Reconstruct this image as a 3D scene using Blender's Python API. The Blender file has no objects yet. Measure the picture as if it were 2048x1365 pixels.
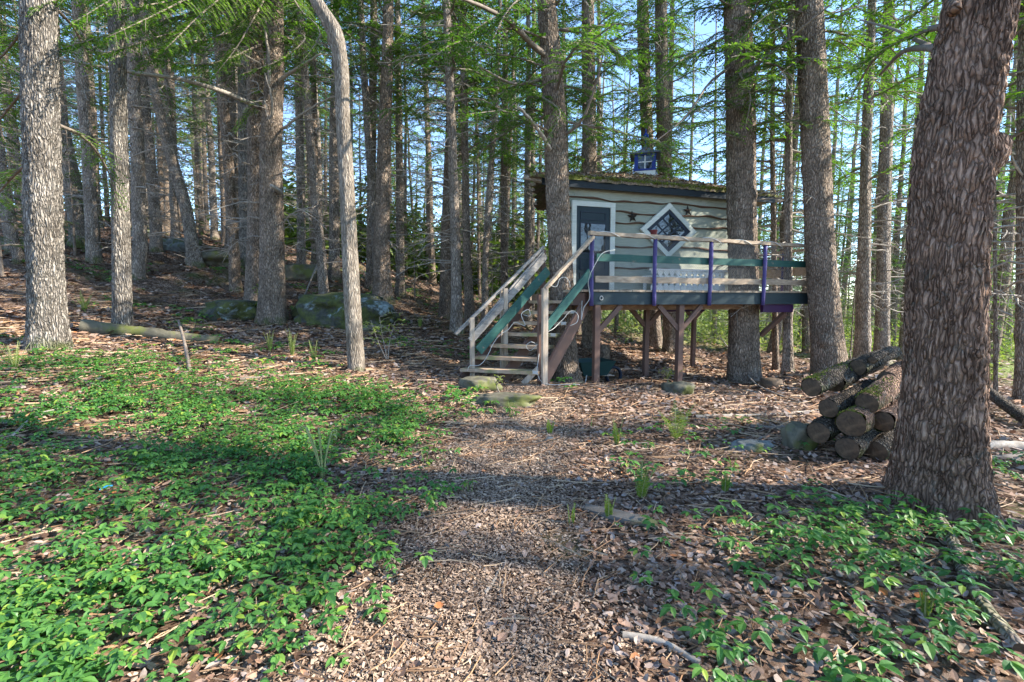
import bpy, bmesh, math, random
import numpy as np
from mathutils import Vector, noise as mn

random.seed(11)
rng = np.random.default_rng(11)
sc = bpy.context.scene
COL = sc.collection

# ------------------------------------------------------------------ camera
F_PX = 967.0                       # focal length in photo pixels (2048 wide)
CAM_Z = 1.5
PITCH = math.atan(82.5 / F_PX)     # horizon at y = 600 of 1365
cam_d = bpy.data.cameras.new('camera')
cam_d.lens = 36.0 * F_PX / 2048.0
cam_d.sensor_width = 36.0
cam_d.clip_start = 0.05
cam_d.clip_end = 2000.0
cam = bpy.data.objects.new('camera', cam_d)
cam.location = (0, 0, CAM_Z)
cam.rotation_euler = (math.pi / 2 - PITCH, 0, 0)
COL.objects.link(cam)
sc.camera = cam

# ------------------------------------------------------------------ sky, sun, exposure
SUN_TO = Vector((0.99, -0.10, 0.0)).normalized()
SUN_EL = math.radians(35)
world = bpy.data.worlds.new('World')
sc.world = world
world.use_nodes = True
wn = world.node_tree
bg = wn.nodes['Background']
sky = wn.nodes.new('ShaderNodeTexSky')
sky.sky_type = 'NISHITA'
sky.sun_disc = False
sky.sun_elevation = SUN_EL
sky.sun_rotation = math.atan2(SUN_TO.x, SUN_TO.y)
sky.air_density = 1.0
sky.altitude = 1500
sky.dust_density = 0.2
sky.ozone_density = 3.3
wn.links.new(sky.outputs[0], bg.inputs[0])
bg.inputs[1].default_value = 0.15
sun_d = bpy.data.lights.new('sun', 'SUN')
sun_d.energy = 3.7
sun_d.angle = math.radians(0.55)
sun_d.color = (1.0, 0.93, 0.82)
sun = bpy.data.objects.new('sun', sun_d)
dv = Vector((SUN_TO.x * math.cos(SUN_EL), SUN_TO.y * math.cos(SUN_EL), math.sin(SUN_EL)))
sun.rotation_euler = (-dv).to_track_quat('-Z', 'Y').to_euler()
sun.location = dv * 40
COL.objects.link(sun)
vs = sc.view_settings
vs.view_transform = 'Standard'
vs.look = 'None'
vs.gamma = 1.0
vs.exposure = 1.95
vs.use_curve_mapping = False
sc.render.engine = 'CYCLES'
sc.cycles.max_bounces = 7
sc.cycles.diffuse_bounces = 4
sc.cycles.glossy_bounces = 2
sc.cycles.transmission_bounces = 5
sc.cycles.transparent_max_bounces = 4
sc.cycles.sample_clamp_indirect = 6.0

# ------------------------------------------------------------------ pixel helpers
CP, SP = math.cos(PITCH), math.sin(PITCH)
def ray(px, py):
    xc = (px - 1024.0) / F_PX
    yc = (682.5 - py) / F_PX
    return np.array((xc, CP + yc * SP, -SP + yc * CP))
def pt(px, py, Y):
    d = ray(px, py)
    return np.array((0, 0, CAM_Z)) + d * (Y / d[1])

# ------------------------------------------------------------------ terrain (thin plate spline)
_cp = [pt(*a) for a in [
    (97, 697, 7.2), (245, 664, 9.0), (712, 744, 8.0), (540, 645, 12), (395, 530, 16), (175, 487, 18),
    (762, 602, 14), (912, 670, 12.5), (890, 636, 16), (1193, 774, 8.7), (1090, 774, 7.9), (1487, 768, 10.25),
    (1130, 770, 9.9), (1660, 750, 9.6), (1293, 757, 10.2), (1365, 782, 9.28), (1388, 742, 11.6),
    (2010, 800, 10), (1575, 750, 11.5), (1725, 738, 12), (1300, 690, 18), (1000, 640, 17), (20, 480, 19),
    (600, 540, 17), (470, 500, 19)]]
_cp = [tuple(p) for p in _cp] + [
    (0, 0, 0), (0, 3, 0), (0, 6, 0.02), (-2, 2, .04), (-4, 3.2, .22), (-3, 5, .18), (-5, 5.2, .42), (3.2, 3.7, 0), (2.5, 2, 0),
    (4.5, 5, -.02), (5, 3, -.05), (8, 6, -.28), (10, 20, -.5), (20, 20, -1), (-20, 32, 6), (0, 32, 1.2), (-10, 30, 3.9),
    (20, 40, -1.4), (0, 60, 1.6), (-40, 40, 9), (-60, 60, 12), (60, 60, -3), (60, 0, -3), (-40, 0, 5), (-12, 2, 1.4),
    (0, -20, -.3), (30, -20, -2), (-30, -20, 2), (0, 200, 3), (250, 250, -4), (-250, 250, 14), (-250, -50, 12), (250, -50, -4), (0, -200, 0)]
_cp = np.array(_cp)
def _U(r2):
    return np.where(r2 > 1e-9, r2 * np.log(np.maximum(r2, 1e-9)), 0.0)
_n = len(_cp)
_K = _U(((_cp[:, None, :2] - _cp[None, :, :2]) ** 2).sum(-1)) + np.eye(_n) * 0.02
_P = np.c_[np.ones(_n), _cp[:, :2]]
_A = np.block([[_K, _P], [_P.T, np.zeros((3, 3))]])
_w = np.linalg.solve(_A, np.r_[_cp[:, 2], 0, 0, 0])
def H(x, y):
    x = np.atleast_1d(np.asarray(x, float)); y = np.atleast_1d(np.asarray(y, float))
    out = np.empty(x.shape)
    for i in range(0, len(x), 20000):
        q = np.c_[x[i:i + 20000], y[i:i + 20000]]
        k = _U(((q[:, None, :] - _cp[None, :, :2]) ** 2).sum(-1))
        out[i:i + 20000] = k @ _w[:_n] + _w[_n] + q @ _w[_n + 1:]
    d = np.hypot(x, y)
    amp = np.clip((d - 9) / 10, 0, 1) * 0.13
    out += amp * (np.sin(x * 1.7 + y * .6) * np.sin(y * 1.3 - x * .5) + .5 * np.sin(x * 3.9 - y * 2.1))
    out += 0.012 * np.sin(x * 5.1 + y * 2.3) * np.sin(y * 4.3 - x * 1.7)
    return out
def h1(x, y):
    return float(H([x], [y])[0])
def ground_at(px, py):
    d = ray(px, py); o = np.array((0, 0, CAM_Z))
    t = np.linspace(0.8, 60, 1500)
    P = o + t[:, None] * d
    below = P[:, 2] < H(P[:, 0], P[:, 1])
    i = int(np.argmax(below)) if below.any() else len(t) - 1
    return P[i]

# ------------------------------------------------------------------ mesh helpers
def raw_mesh(name, V, Fs, mats, smooth=False, mi=None):
    me = bpy.data.meshes.new(name)
    V = np.ascontiguousarray(V, dtype=np.float32).reshape(-1, 3)
    Fs = [np.ascontiguousarray(f, dtype=np.int32) for f in Fs if len(f)]
    me.vertices.add(len(V)); me.vertices.foreach_set('co', V.ravel())
    loops = np.concatenate([f.ravel() for f in Fs])
    tot = np.concatenate([np.full(len(f), f.shape[1], np.int32) for f in Fs])
    start = np.r_[0, np.cumsum(tot)[:-1]].astype(np.int32)
    me.loops.add(len(loops)); me.loops.foreach_set('vertex_index', loops)
    me.polygons.add(len(tot)); me.polygons.foreach_set('loop_start', start)
    if mi is not None:
        me.polygons.foreach_set('material_index', np.ascontiguousarray(mi, dtype=np.int32))
    me.polygons.foreach_set('use_smooth', np.full(len(tot), bool(smooth)))
    for m in (mats if isinstance(mats, (list, tuple)) else [mats]):
        me.materials.append(m)
    me.update(calc_edges=True)
    return me

class MB:
    def __init__(s):
        s.V = []; s.F3 = []; s.F4 = []; s.m3 = []; s.m4 = []; s.n = 0
    def add(s, VF, mi=0):
        V, Fs = VF
        V = np.asarray(V, float).reshape(-1, 3)
        for f in Fs:
            f = np.asarray(f, int)
            if not len(f): continue
            if f.shape[1] == 3: s.F3.append(f + s.n); s.m3.append(np.full(len(f), mi))
            else: s.F4.append(f + s.n); s.m4.append(np.full(len(f), mi))
        s.V.append(V); s.n += len(V)
        return s
    def mesh(s, name, mats, smooth=False, off=(0, 0, 0)):
        V = np.concatenate(s.V) - np.asarray(off, float)
        Fs = []; mi = []
        if s.F3: Fs.append(np.concatenate(s.F3)); mi.append(np.concatenate(s.m3))
        if s.F4: Fs.append(np.concatenate(s.F4)); mi.append(np.concatenate(s.m4))
        return raw_mesh(name, V, Fs, mats, smooth, np.concatenate(mi))
    def build(s, name, mats, parent=None, smooth=False):
        return put(name, s.mesh(name, mats, smooth, wloc(parent)), parent)

def wloc(o):
    v = np.zeros(3)
    while o is not None:
        v = v + np.array(o.location); o = o.parent
    return v
def put(name, me, parent=None, loc=(0, 0, 0)):
    o = bpy.data.objects.new(name, me)
    o.location = loc
    o.parent = parent
    COL.objects.link(o)
    return o
def tag(o, label, cat, group=None, kind=None):
    if label: o['label'] = label
    if cat: o['category'] = cat
    if group: o['group'] = group
    if kind: o['kind'] = kind
    return o
def thing(name, label, cat, loc, group=None, rz=0):
    o = bpy.data.objects.new(name, None)
    o.empty_display_size = .2
    o.location = loc; o.rotation_euler = (0, 0, rz)
    COL.objects.link(o)
    return tag(o, label, cat, group)
def struct(o):
    o['kind'] = 'structure'; return o

BOXF = np.array([(0, 3, 2, 1), (4, 5, 6, 7), (0, 1, 5, 4), (1, 2, 6, 5), (2, 3, 7, 6), (3, 0, 4, 7)])
def box8(c):
    return np.asarray(c, float), [BOXF]
def unit(v):
    v = np.asarray(v, float); return v / max(1e-9, np.linalg.norm(v))
def beam(p, q, w, h, side=None):
    """straight timber from p to q; w across (horizontal), h along the other axis"""
    p = np.asarray(p, float); q = np.asarray(q, float); d = unit(q - p)
    s = side if side is not None else np.cross(d, (0, 0, 1))
    if np.linalg.norm(s) < 1e-3: s = np.array((1., 0, 0))
    s = unit(s - d * np.dot(s, d)); u = unit(np.cross(s, d))
    a, b = s * w / 2, u * h / 2
    return box8([p - a - b, p + a - b, p + a + b, p - a + b, q - a - b, q + a - b, q + a + b, q - a + b])
def tube(P, R, n=8, cap=True, jit=0.0):
    P = np.asarray(P, float); R = np.broadcast_to(np.asarray(R, float), (len(P),))
    T = np.gradient(P, axis=0); T /= np.maximum(np.linalg.norm(T, axis=1, keepdims=True), 1e-9)
    ref = np.array((0., 0, 1)) if abs(T[0][2]) < .8 else np.array((1., 0, 0))
    u = unit(np.cross(T[0], ref))
    th = np.arange(n) / n * 2 * math.pi
    V = np.empty((len(P), n, 3))
    for i in range(len(P)):
        u = unit(u - T[i] * np.dot(u, T[i])); v = np.cross(T[i], u)
        r = R[i] * (1 + (rng.random(n) - .5) * jit) if jit else np.full(n, R[i])
        V[i] = P[i] + (np.cos(th)[:, None] * u + np.sin(th)[:, None] * v) * r[:, None]
    idx = np.arange(len(P) * n).reshape(len(P), n)
    a = idx[:-1]; b = np.roll(a, -1, 1); d = idx[1:]; c = np.roll(d, -1, 1)
    F4 = np.stack([a, b, c, d], -1).reshape(-1, 4)
    V = V.reshape(-1, 3); Fs = [F4]
    if cap:
        k = len(V); V = np.r_[V, P[:1], P[-1:]]
        e0 = np.stack([np.roll(idx[0], -1), idx[0], np.full(n, k)], -1)
        e1 = np.stack([idx[-1], np.roll(idx[-1], -1), np.full(n, k + 1)], -1)
        Fs.append(np.r_[e0, e1])
    return V, Fs
def smooth_path(P, n):
    P = np.asarray(P, float)
    if len(P) < 3:
        t = np.linspace(0, 1, n)[:, None]; return P[0] * (1 - t) + P[-1] * t
    s = np.r_[0, np.cumsum(np.linalg.norm(np.diff(P, axis=0), axis=1))]
    x = np.linspace(0, s[-1], n)
    m = np.gradient(P, s, axis=0)
    i = np.clip(np.searchsorted(s, x) - 1, 0, len(s) - 2)
    hh = (s[i + 1] - s[i]); t = ((x - s[i]) / hh)[:, None]; hh = hh[:, None]
    return ((2 * t**3 - 3 * t**2 + 1) * P[i] + (t**3 - 2 * t**2 + t) * hh * m[i] +
            (-2 * t**3 + 3 * t**2) * P[i + 1] + (t**3 - t**2) * hh * m[i + 1])

# ------------------------------------------------------------------ materials
def new_mat(name):
    m = bpy.data.materials.new(name); m.use_nodes = True
    nt = m.node_tree
    return m, nt, nt.nodes['Principled BSDF'], nt.nodes['Material Output']
def N(nt, t, **kw):
    n = nt.nodes.new(t)
    for k, v in kw.items(): setattr(n, k, v)
    return n
def ramp(nt, stops, fac=None, interp='LINEAR'):
    r = N(nt, 'ShaderNodeValToRGB'); cr = r.color_ramp; cr.interpolation = interp
    while len(cr.elements) > 1: cr.elements.remove(cr.elements[-1])
    cr.elements[0].position = stops[0][0]; cr.elements[0].color = (*stops[0][1], 1)
    for p, c in stops[1:]:
        e = cr.elements.new(p); e.color = (*c, 1)
    if fac is not None: nt.links.new(fac, r.inputs[0])
    return r
def noise_tex(nt, scale, detail=4, rough=.6, vec=None, dist=0):
    n = N(nt, 'ShaderNodeTexNoise'); n.inputs['Scale'].default_value = scale
    n.inputs['Detail'].default_value = detail; n.inputs['Roughness'].default_value = rough
    n.inputs['Distortion'].default_value = dist
    if vec is not None: nt.links.new(vec, n.inputs['Vector'])
    return n
def mapped(nt, scale, rotz=0, src='Object'):
    tc = N(nt, 'ShaderNodeTexCoord'); mp = N(nt, 'ShaderNodeMapping')
    mp.inputs['Scale'].default_value = scale; mp.inputs['Rotation'].default_value = (0, 0, rotz)
    nt.links.new(tc.outputs[src], mp.inputs['Vector']); return mp.outputs[0]
def mix(nt, fac, a, b, mode='MIX'):
    m = N(nt, 'ShaderNodeMix', data_type='RGBA', blend_type=mode)
    for inp, v in ((m.inputs[0], fac), (m.inputs[6], a), (m.inputs[7], b)):
        if isinstance(v, (int, float)): inp.default_value = v
        elif isinstance(v, tuple): inp.default_value = (*v, 1)
        else: nt.links.new(v, inp)
    return m.outputs[2]
def bump(nt, b, height, strength=.5, dist=.02):
    n = N(nt, 'ShaderNodeBump'); n.inputs['Strength'].default_value = strength
    n.inputs['Distance'].default_value = dist
    nt.links.new(height, n.inputs['Height']); nt.links.new(n.outputs[0], b.inputs['Normal'])

def mat_paint(name, col, wear=None, rough=.6, wear_at=.62, scale=9):
    m, nt, b, o = new_mat(name)
    v = mapped(nt, (1, 1, 1))
    n = noise_tex(nt, scale, 6, .7, v); n2 = noise_tex(nt, 2.2, 3, .5, v)
    c = mix(nt, n2.outputs[0], tuple(x * .78 for x in col), tuple(min(1, x * 1.2) for x in col))
    if wear:
        r = ramp(nt, [(wear_at, (0, 0, 0)), (wear_at + .06, (1, 1, 1))], n.outputs[0])
        c = mix(nt, r.outputs[0], c, wear)
    nt.links.new(c, b.inputs['Base Color']); b.inputs['Roughness'].default_value = rough; b.inputs['Specular IOR Level'].default_value = .22
    bump(nt, b, n.outputs[0], .25, .006)
    return m
def mat_wood(name, dark, light, axis=(2, 2, 30), rotz=0, rough=.8, moss=None):
    m, nt, b, o = new_mat(name)
    v = mapped(nt, axis, rotz)
    n = noise_tex(nt, 1.6, 8, .65, v, .6)
    n2 = noise_tex(nt, 3, 4, .6, mapped(nt, (1, 1, 1)))
    r = ramp(nt, [(.28, dark), (.5, tuple((a + c) / 2 for a, c in zip(dark, light))), (.7, light)], n.outputs[0])
    c = mix(nt, .35, r.outputs[0], n2.outputs[0], 'OVERLAY')
    if moss:
        q = ramp(nt, [(.5, (0, 0, 0)), (.62, (1, 1, 1))], n2.outputs[0])
        c = mix(nt, q.outputs[0], c, moss)
    nt.links.new(c, b.inputs['Base Color']); b.inputs['Roughness'].default_value = rough
    bump(nt, b, n.outputs[0], .5, .008)
    return m
def mat_bark(name, ridge, mid, furrow, scale=26, zst=.24, moss=(.09, .11, .03), mossz=0.5, lichen=0.0, dist=.025, strength=1.0):
    m, nt, b, o = new_mat(name)
    tc = N(nt, 'ShaderNodeTexCoord')
    n0 = noise_tex(nt, 5, 3, .5, tc.outputs['Object'])
    va = N(nt, 'ShaderNodeVectorMath', operation='MULTIPLY_ADD')
    nt.links.new(n0.outputs['Color'], va.inputs[0]); va.inputs[1].default_value = (.07, .07, .12)
    nt.links.new(tc.outputs['Object'], va.inputs[2])
    mp = N(nt, 'ShaderNodeMapping'); mp.inputs['Scale'].default_value = (1, 1, zst)
    nt.links.new(va.outputs[0], mp.inputs[0])
    vo = N(nt, 'ShaderNodeTexVoronoi', feature='DISTANCE_TO_EDGE'); vo.inputs['Scale'].default_value = scale
    nt.links.new(mp.outputs[0], vo.inputs['Vector'])
    vc = N(nt, 'ShaderNodeTexVoronoi'); vc.inputs['Scale'].default_value = scale
    nt.links.new(mp.outputs[0], vc.inputs['Vector'])
    fine = noise_tex(nt, scale * 3.0, 6, .7, mp.outputs[0])
    big = noise_tex(nt, 2.5, 4, .6, tc.outputs['Object'])
    r = ramp(nt, [(0.0, furrow), (.05, furrow), (.13, mid), (.32, ridge)], vo.outputs['Distance'])
    c = mix(nt, .4, r.outputs[0], fine.outputs[0], 'OVERLAY')
    sep = N(nt, 'ShaderNodeSeparateColor'); nt.links.new(vc.outputs['Color'], sep.inputs[0])
    c = mix(nt, .35, c, ramp(nt, [(0, tuple(x * .6 for x in mid)), (1, tuple(min(1, x * 1.25) for x in ridge))], sep.outputs[0]).outputs[0])
    q = ramp(nt, [(.35, (.55, .53, .5)), (.65, (1.1, 1.1, 1.1))], big.outputs[0])
    c = mix(nt, .8, c, q.outputs[0], 'MULTIPLY')
    if lichen:
        l = noise_tex(nt, 9, 5, .7, tc.outputs['Object'])
        q = ramp(nt, [(.58, (0, 0, 0)), (.7, (lichen,) * 3)], l.outputs[0])
        c = mix(nt, q.outputs[0], c, (.33, .36, .3))
    # moss that grows on the foot of the trunk
    sx = N(nt, 'ShaderNodeSeparateXYZ'); nt.links.new(tc.outputs['Object'], sx.inputs[0])
    mr = N(nt, 'ShaderNodeMapRange'); mr.inputs[1].default_value = mossz; mr.inputs[2].default_value = -.1
    nt.links.new(sx.outputs[2], mr.inputs[0])
    mu = N(nt, 'ShaderNodeMath', operation='MULTIPLY'); nt.links.new(mr.outputs[0], mu.inputs[0]); nt.links.new(n0.outputs[0], mu.inputs[1])
    q = ramp(nt, [(.3, (0, 0, 0)), (.5, (.85, .85, .85))], mu.outputs[0])
    c = mix(nt, q.outputs[0], c, moss)
    nt.links.new(c, b.inputs['Base Color']); b.inputs['Roughness'].default_value = .9
    b.inputs['Specular IOR Level'].default_value = .15
    hh = N(nt, 'ShaderNodeMath', operation='MULTIPLY_ADD'); nt.links.new(fine.outputs[0], hh.inputs[0]); hh.inputs[1].default_value = .25
    nt.links.new(ramp(nt, [(0, (0, 0, 0)), (.35, (1, 1, 1))], vo.outputs['Distance']).outputs[0], hh.inputs[2])
    bump(nt, b, hh.outputs[0], strength, dist)
    return m
def mat_leaf(name, stops, transl=.4, rough=.5, spec=.3, tcol=(1.15, 1.35, .5), objrand=True):
    m, nt, b, o = new_mat(name)
    g = N(nt, 'ShaderNodeNewGeometry')
    r = ramp(nt, stops, g.outputs['Random Per Island'])
    c = r.outputs[0]
    if objrand:
        oi = N(nt, 'ShaderNodeObjectInfo')
        k = ramp(nt, [(0, (.75, .8, .75)), (1, (1.2, 1.1, 1.0))], oi.outputs['Random'])
        c = mix(nt, 1.0, c, k.outputs[0], 'MULTIPLY')
    nt.links.new(c, b.inputs['Base Color'])
    b.inputs['Roughness'].default_value = rough; b.inputs['Specular IOR Level'].default_value = spec
    t = N(nt, 'ShaderNodeBsdfTranslucent')
    nt.links.new(mix(nt, 1.0, c, tcol, 'MULTIPLY'), t.inputs[0])
    ms = N(nt, 'ShaderNodeMixShader'); ms.inputs[0].default_value = transl
    nt.links.new(b.outputs[0], ms.inputs[1]); nt.links.new(t.outputs[0], ms.inputs[2])
    nt.links.new(ms.outputs[0], o.inputs[0])
    return m
def mat_litter(name, stops, rough=.75, spec=.25):
    m, nt, b, o = new_mat(name)
    g = N(nt, 'ShaderNodeNewGeometry')
    r = ramp(nt, stops, g.outputs['Random Per Island'])
    n = noise_tex(nt, 60, 3, .6, mapped(nt, (1, 1, 1)))
    c = mix(nt, .4, r.outputs[0], n.outputs[0], 'OVERLAY')
    nt.links.new(c, b.inputs['Base Color']); b.inputs['Roughness'].default_value = rough
    b.inputs['Specular IOR Level'].default_value = spec
    return m

M = {}
M['bark_pale'] = mat_bark('bark_pale', (.46, .41, .35), (.31, .27, .225), (.035, .028, .022), 36, .15, mossz=.5, lichen=.3, dist=.035)
M['bark_smooth'] = mat_bark('bark_smooth', (.40, .345, .28), (.28, .235, .185), (.09, .07, .055), 42, .12, mossz=.3, dist=.015, strength=.9)
M['bark_red'] = mat_bark('bark_red', (.50, .335, .24), (.34, .205, .14), (.035, .02, .013), 36, .17, mossz=.25, dist=.03, lichen=.3)
M['bark_brown'] = mat_bark('bark_brown', (0.435, 0.341, 0.261), (0.268, 0.203, 0.152), (0.058, 0.043, 0.032), 32, .26, mossz=.4, dist=.025, lichen=.3)
M['bark_grey'] = mat_bark('bark_grey', (0.478, 0.399, 0.326), (0.304, 0.246, 0.196), (0.08, 0.062, 0.049), 28, .3, mossz=.5, dist=.02, lichen=.3)
M['log_bark'] = mat_bark('log_bark', (.20, .165, .13), (.11, .085, .06), (.02, .015, .01), 30, .6, mossz=.2, lichen=.35, dist=.03)
M['twig'] = mat_wood('twig', (.10, .075, .055), (.26, .21, .165), (8, 8, 8))
M['dead_wood'] = mat_wood('dead_wood', (.16, .13, .10), (.42, .37, .31), (10, 10, 10), moss=None)
M['needles'] = mat_leaf('needles', [(0, (.05, .12, .022)), (.5, (.10, .20, .036)), (1, (.175, .285, .05))], .5, .5, .3)
M['needles_far'] = mat_leaf('needles_far', [(0, (.06, .10, .025)), (.5, (.10, .155, .04)), (1, (.17, .21, .06))], .4, .6, .2, objrand=False)
M['brush'] = mat_leaf('brush', [(0, (.13, .19, .05)), (.5, (.23, .27, .09)), (1, (.32, .31, .15))], .45, .6, .2, objrand=False)
M['cover_leaf'] = mat_leaf('cover_leaf', [(0, (.05, .15, .035)), (.3, (.075, .205, .045)), (.7, (.105, .255, .055)), (.88, (.15, .30, .06)), (.95, (.23, .36, .05)), (1, (.30, .40, .06))], .4, .42, .45, objrand=False)
M['fern'] = mat_leaf('fern', [(0, (.12, .20, .03)), (1, (.25, .32, .06))], .45, .5, .3, objrand=False)
M['young_leaf'] = mat_leaf('young_leaf', [(0, (.22, .30, .05)), (1, (.38, .42, .10))], .45, .5, .3, objrand=False)
M['stem'] = mat_paint('stem', (.28, .30, .12))
M['leaf_litter'] = mat_litter('leaf_litter', [(0, (.06, .033, .02)), (.2, (.16, .09, .058)), (.42, (.26, .16, .108)), (.62, (.33, .225, .165)), (.78, (.25, .205, .185)), (.9, (.42, .32, .25)), (.96, (.34, .22, .14)), (1, (.40, .14, .04))])
M['chips'] = mat_litter('chips', [(0, (.08, .052, .036)), (.3, (.23, .155, .105)), (.6, (.37, .26, .18)), (.88, (.50, .37, .26)), (1, (.26, .20, .165))], .85, .1)
M['needle_litter'] = mat_litter('needle_litter', [(0, (.16, .08, .04)), (.5, (.32, .19, .10)), (1, (.46, .34, .22))])
M['rock'] = mat_wood('rock', (.05, .052, .045), (.24, .26, .25), (4, 4, 4), moss=(.075, .085, .02))
M['rock_moss'] = mat_wood('rock_moss', (.06, .055, .035), (.17, .15, .10), (5, 5, 5), moss=(.11, .12, .025))
def mat_boulder():
    m, nt, b, o = new_mat('boulder_stone')
    tc = N(nt, 'ShaderNodeTexCoord'); v = tc.outputs['Object']
    n1 = noise_tex(nt, 1.3, 6, .65, v, .4); n2 = noise_tex(nt, 9, 8, .7, v); n3 = noise_tex(nt, 3.2, 5, .6, v)
    c = ramp(nt, [(.3, (.02, .022, .016)), (.55, (.07, .07, .055)), (.75, (.13, .13, .11))], n2.outputs[0]).outputs[0]
    c = mix(nt, ramp(nt, [(.42, (0, 0, 0)), (.52, (1, 1, 1))], n3.outputs[0]).outputs[0], c, ramp(nt, [(.3, (.035, .045, .012)), (.7, (.11, .12, .03))], n2.outputs[0]).outputs[0])
    c = mix(nt, ramp(nt, [(.58, (0, 0, 0)), (.62, (1, 1, 1))], n1.outputs[0]).outputs[0], c, ramp(nt, [(.35, (.07, .085, .085)), (.6, (.30, .36, .35))], n2.outputs[0]).outputs[0])
    nt.links.new(c, b.inputs['Base Color']); b.inputs['Roughness'].default_value = .95
    bump(nt, b, n2.outputs[0], 1, .06)
    return m
M['boulder'] = mat_boulder()
M['moss'] = mat_paint('moss', (.16, .18, .03), (.09, .10, .03), .95, .5, 14)
R0 = -math.atan2(.31, .951)
M['old_board'] = mat_wood('old_board', (.22, .155, .10), (.50, .39, .275), (1.2, 14, 14), R0)
M['old_post'] = mat_wood('old_post', (.27, .20, .14), (.56, .46, .35), (14, 14, 1.2))
M['grey_board'] = mat_wood('grey_board', (.17, .15, .13), (.40, .36, .31), (3, 3, 14))
M['slab_wood'] = mat_wood('slab_wood', (.07, .06, .05), (.22, .19, .155), (3, 12, 12), moss=(.10, .11, .04))
M['tread'] = mat_wood('tread', (.28, .17, .10), (.56, .42, .29), (2, 10, 10), moss=(.24, .23, .10))
M['brown_stain'] = mat_paint('brown_stain', (.15, .09, .068), (.22, .15, .11), .7, .64)
M['joist'] = mat_wood('joist', (.13, .07, .04), (.34, .20, .11), (2, 10, 10), R0)
M['green_paint'] = mat_paint('green_paint', (.028, .095, .082), (.20, .17, .13), .5, .61)
M['dark_paint'] = mat_paint('dark_paint', (.024, .040, .046), (.14, .13, .11), .5, .70)
M['fascia_paint'] = mat_paint('fascia_paint', (.010, .017, .023), None, .5)
M['door_paint'] = mat_paint('door_paint', (.008, .022, .030), None, .45)
M['sash_paint'] = mat_paint('sash_paint', (.010, .019, .034), None, .45)
M['purple'] = mat_paint('purple', (.07, .058, .175), (.13, .11, .10), .55, .62)
M['plum'] = mat_paint('plum', (.045, .015, .06), None, .5)
M['white_trim'] = mat_paint('white_trim', (.55, .57, .52), (.30, .28, .22), .6, .66, 20)
M['white_paint'] = mat_paint('white_paint', (.74, .75, .72), None, .55)
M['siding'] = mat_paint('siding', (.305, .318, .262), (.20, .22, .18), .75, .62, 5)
def board_tone(m):
    nt = m.node_tree; b = nt.nodes['Principled BSDF']; l = b.inputs['Base Color'].links[0]; src = l.from_socket
    oi = N(nt, 'ShaderNodeObjectInfo'); v = mapped(nt, (1.5, 1.5, 22)); g = noise_tex(nt, 3, 6, .7, v, .5)
    c = mix(nt, .5, src, g.outputs[0], 'OVERLAY')
    k = ramp(nt, [(0, (.82, .84, .80)), (1, (1.12, 1.1, 1.08))], oi.outputs['Random'])
    nt.links.new(mix(nt, 1.0, c, k.outputs[0], 'MULTIPLY'), b.inputs['Base Color'])
for k_ in ('siding', 'white_trim', 'purple', 'green_paint', 'dark_paint'): board_tone(M[k_])
M['live_edge'] = mat_paint('live_edge', (.10, .055, .035), None, .85)
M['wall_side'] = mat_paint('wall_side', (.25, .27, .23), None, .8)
M['star'] = mat_paint('star', (.022, .02, .016), (.08, .04, .02), .6, .55, 25)
M['blue_paint'] = mat_paint('blue_paint', (.02, .045, .24), None, .5)
M['cupola_roof'] = mat_paint('cupola_roof', (.10, .11, .15), None, .55)
M['cord'] = mat_paint('cord', (.5, .5, .46), None, .4)
M['steel'] = mat_paint('steel', (.45, .45, .42), None, .45)
M['wire'] = mat_paint('wire', (.28, .29, .28), None, .5)
M['green_tub'] = mat_paint('green_tub', (.018, .05, .047), None, .5)
M['blue_plastic'] = mat_paint('blue_plastic', (.01, .25, .65), None, .4)
M['cut_wood'] = mat_wood('cut_wood', (.03, .019, .011), (.15, .095, .052), (12, 12, 12))
M['red_pot'] = mat_paint('red_pot', (.12, .02, .02), None, .5)
def mat_glass(name, col):
    m, nt, b, o = new_mat(name)
    b.inputs['Base Color'].default_value = (*col, 1); b.inputs['Roughness'].default_value = .03
    b.inputs['Specular IOR Level'].default_value = .5; b.inputs['IOR'].default_value = 1.6
    n = noise_tex(nt, 3.5, 2, .5, mapped(nt, (1, 1, 1))); bump(nt, b, n.outputs[0], .12, .02)
    return m
M['glass'] = mat_glass('glass', (.012, .014, .014))

def mat_roof():
    m, nt, b, o = new_mat('roof_litter')
    v = mapped(nt, (1, 1, 1))
    n = noise_tex(nt, 14, 8, .75, v); n2 = noise_tex(nt, 2.5, 5, .65, v)
    c = ramp(nt, [(.3, (.07, .05, .035)), (.5, (.20, .145, .10)), (.7, (.40, .32, .25))], n.outputs[0]).outputs[0]
    q = ramp(nt, [(.47, (0, 0, 0)), (.6, (1, 1, 1))], n2.outputs[0]).outputs[0]
    c = mix(nt, q, c, ramp(nt, [(.3, (.08, .10, .02)), (.7, (.24, .25, .05))], n.outputs[0]).outputs[0])
    nt.links.new(c, b.inputs['Base Color']); b.inputs['Roughness'].default_value = .95
    bump(nt, b, n.outputs[0], 1, .04)
    return m
M['roof'] = mat_roof()

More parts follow.
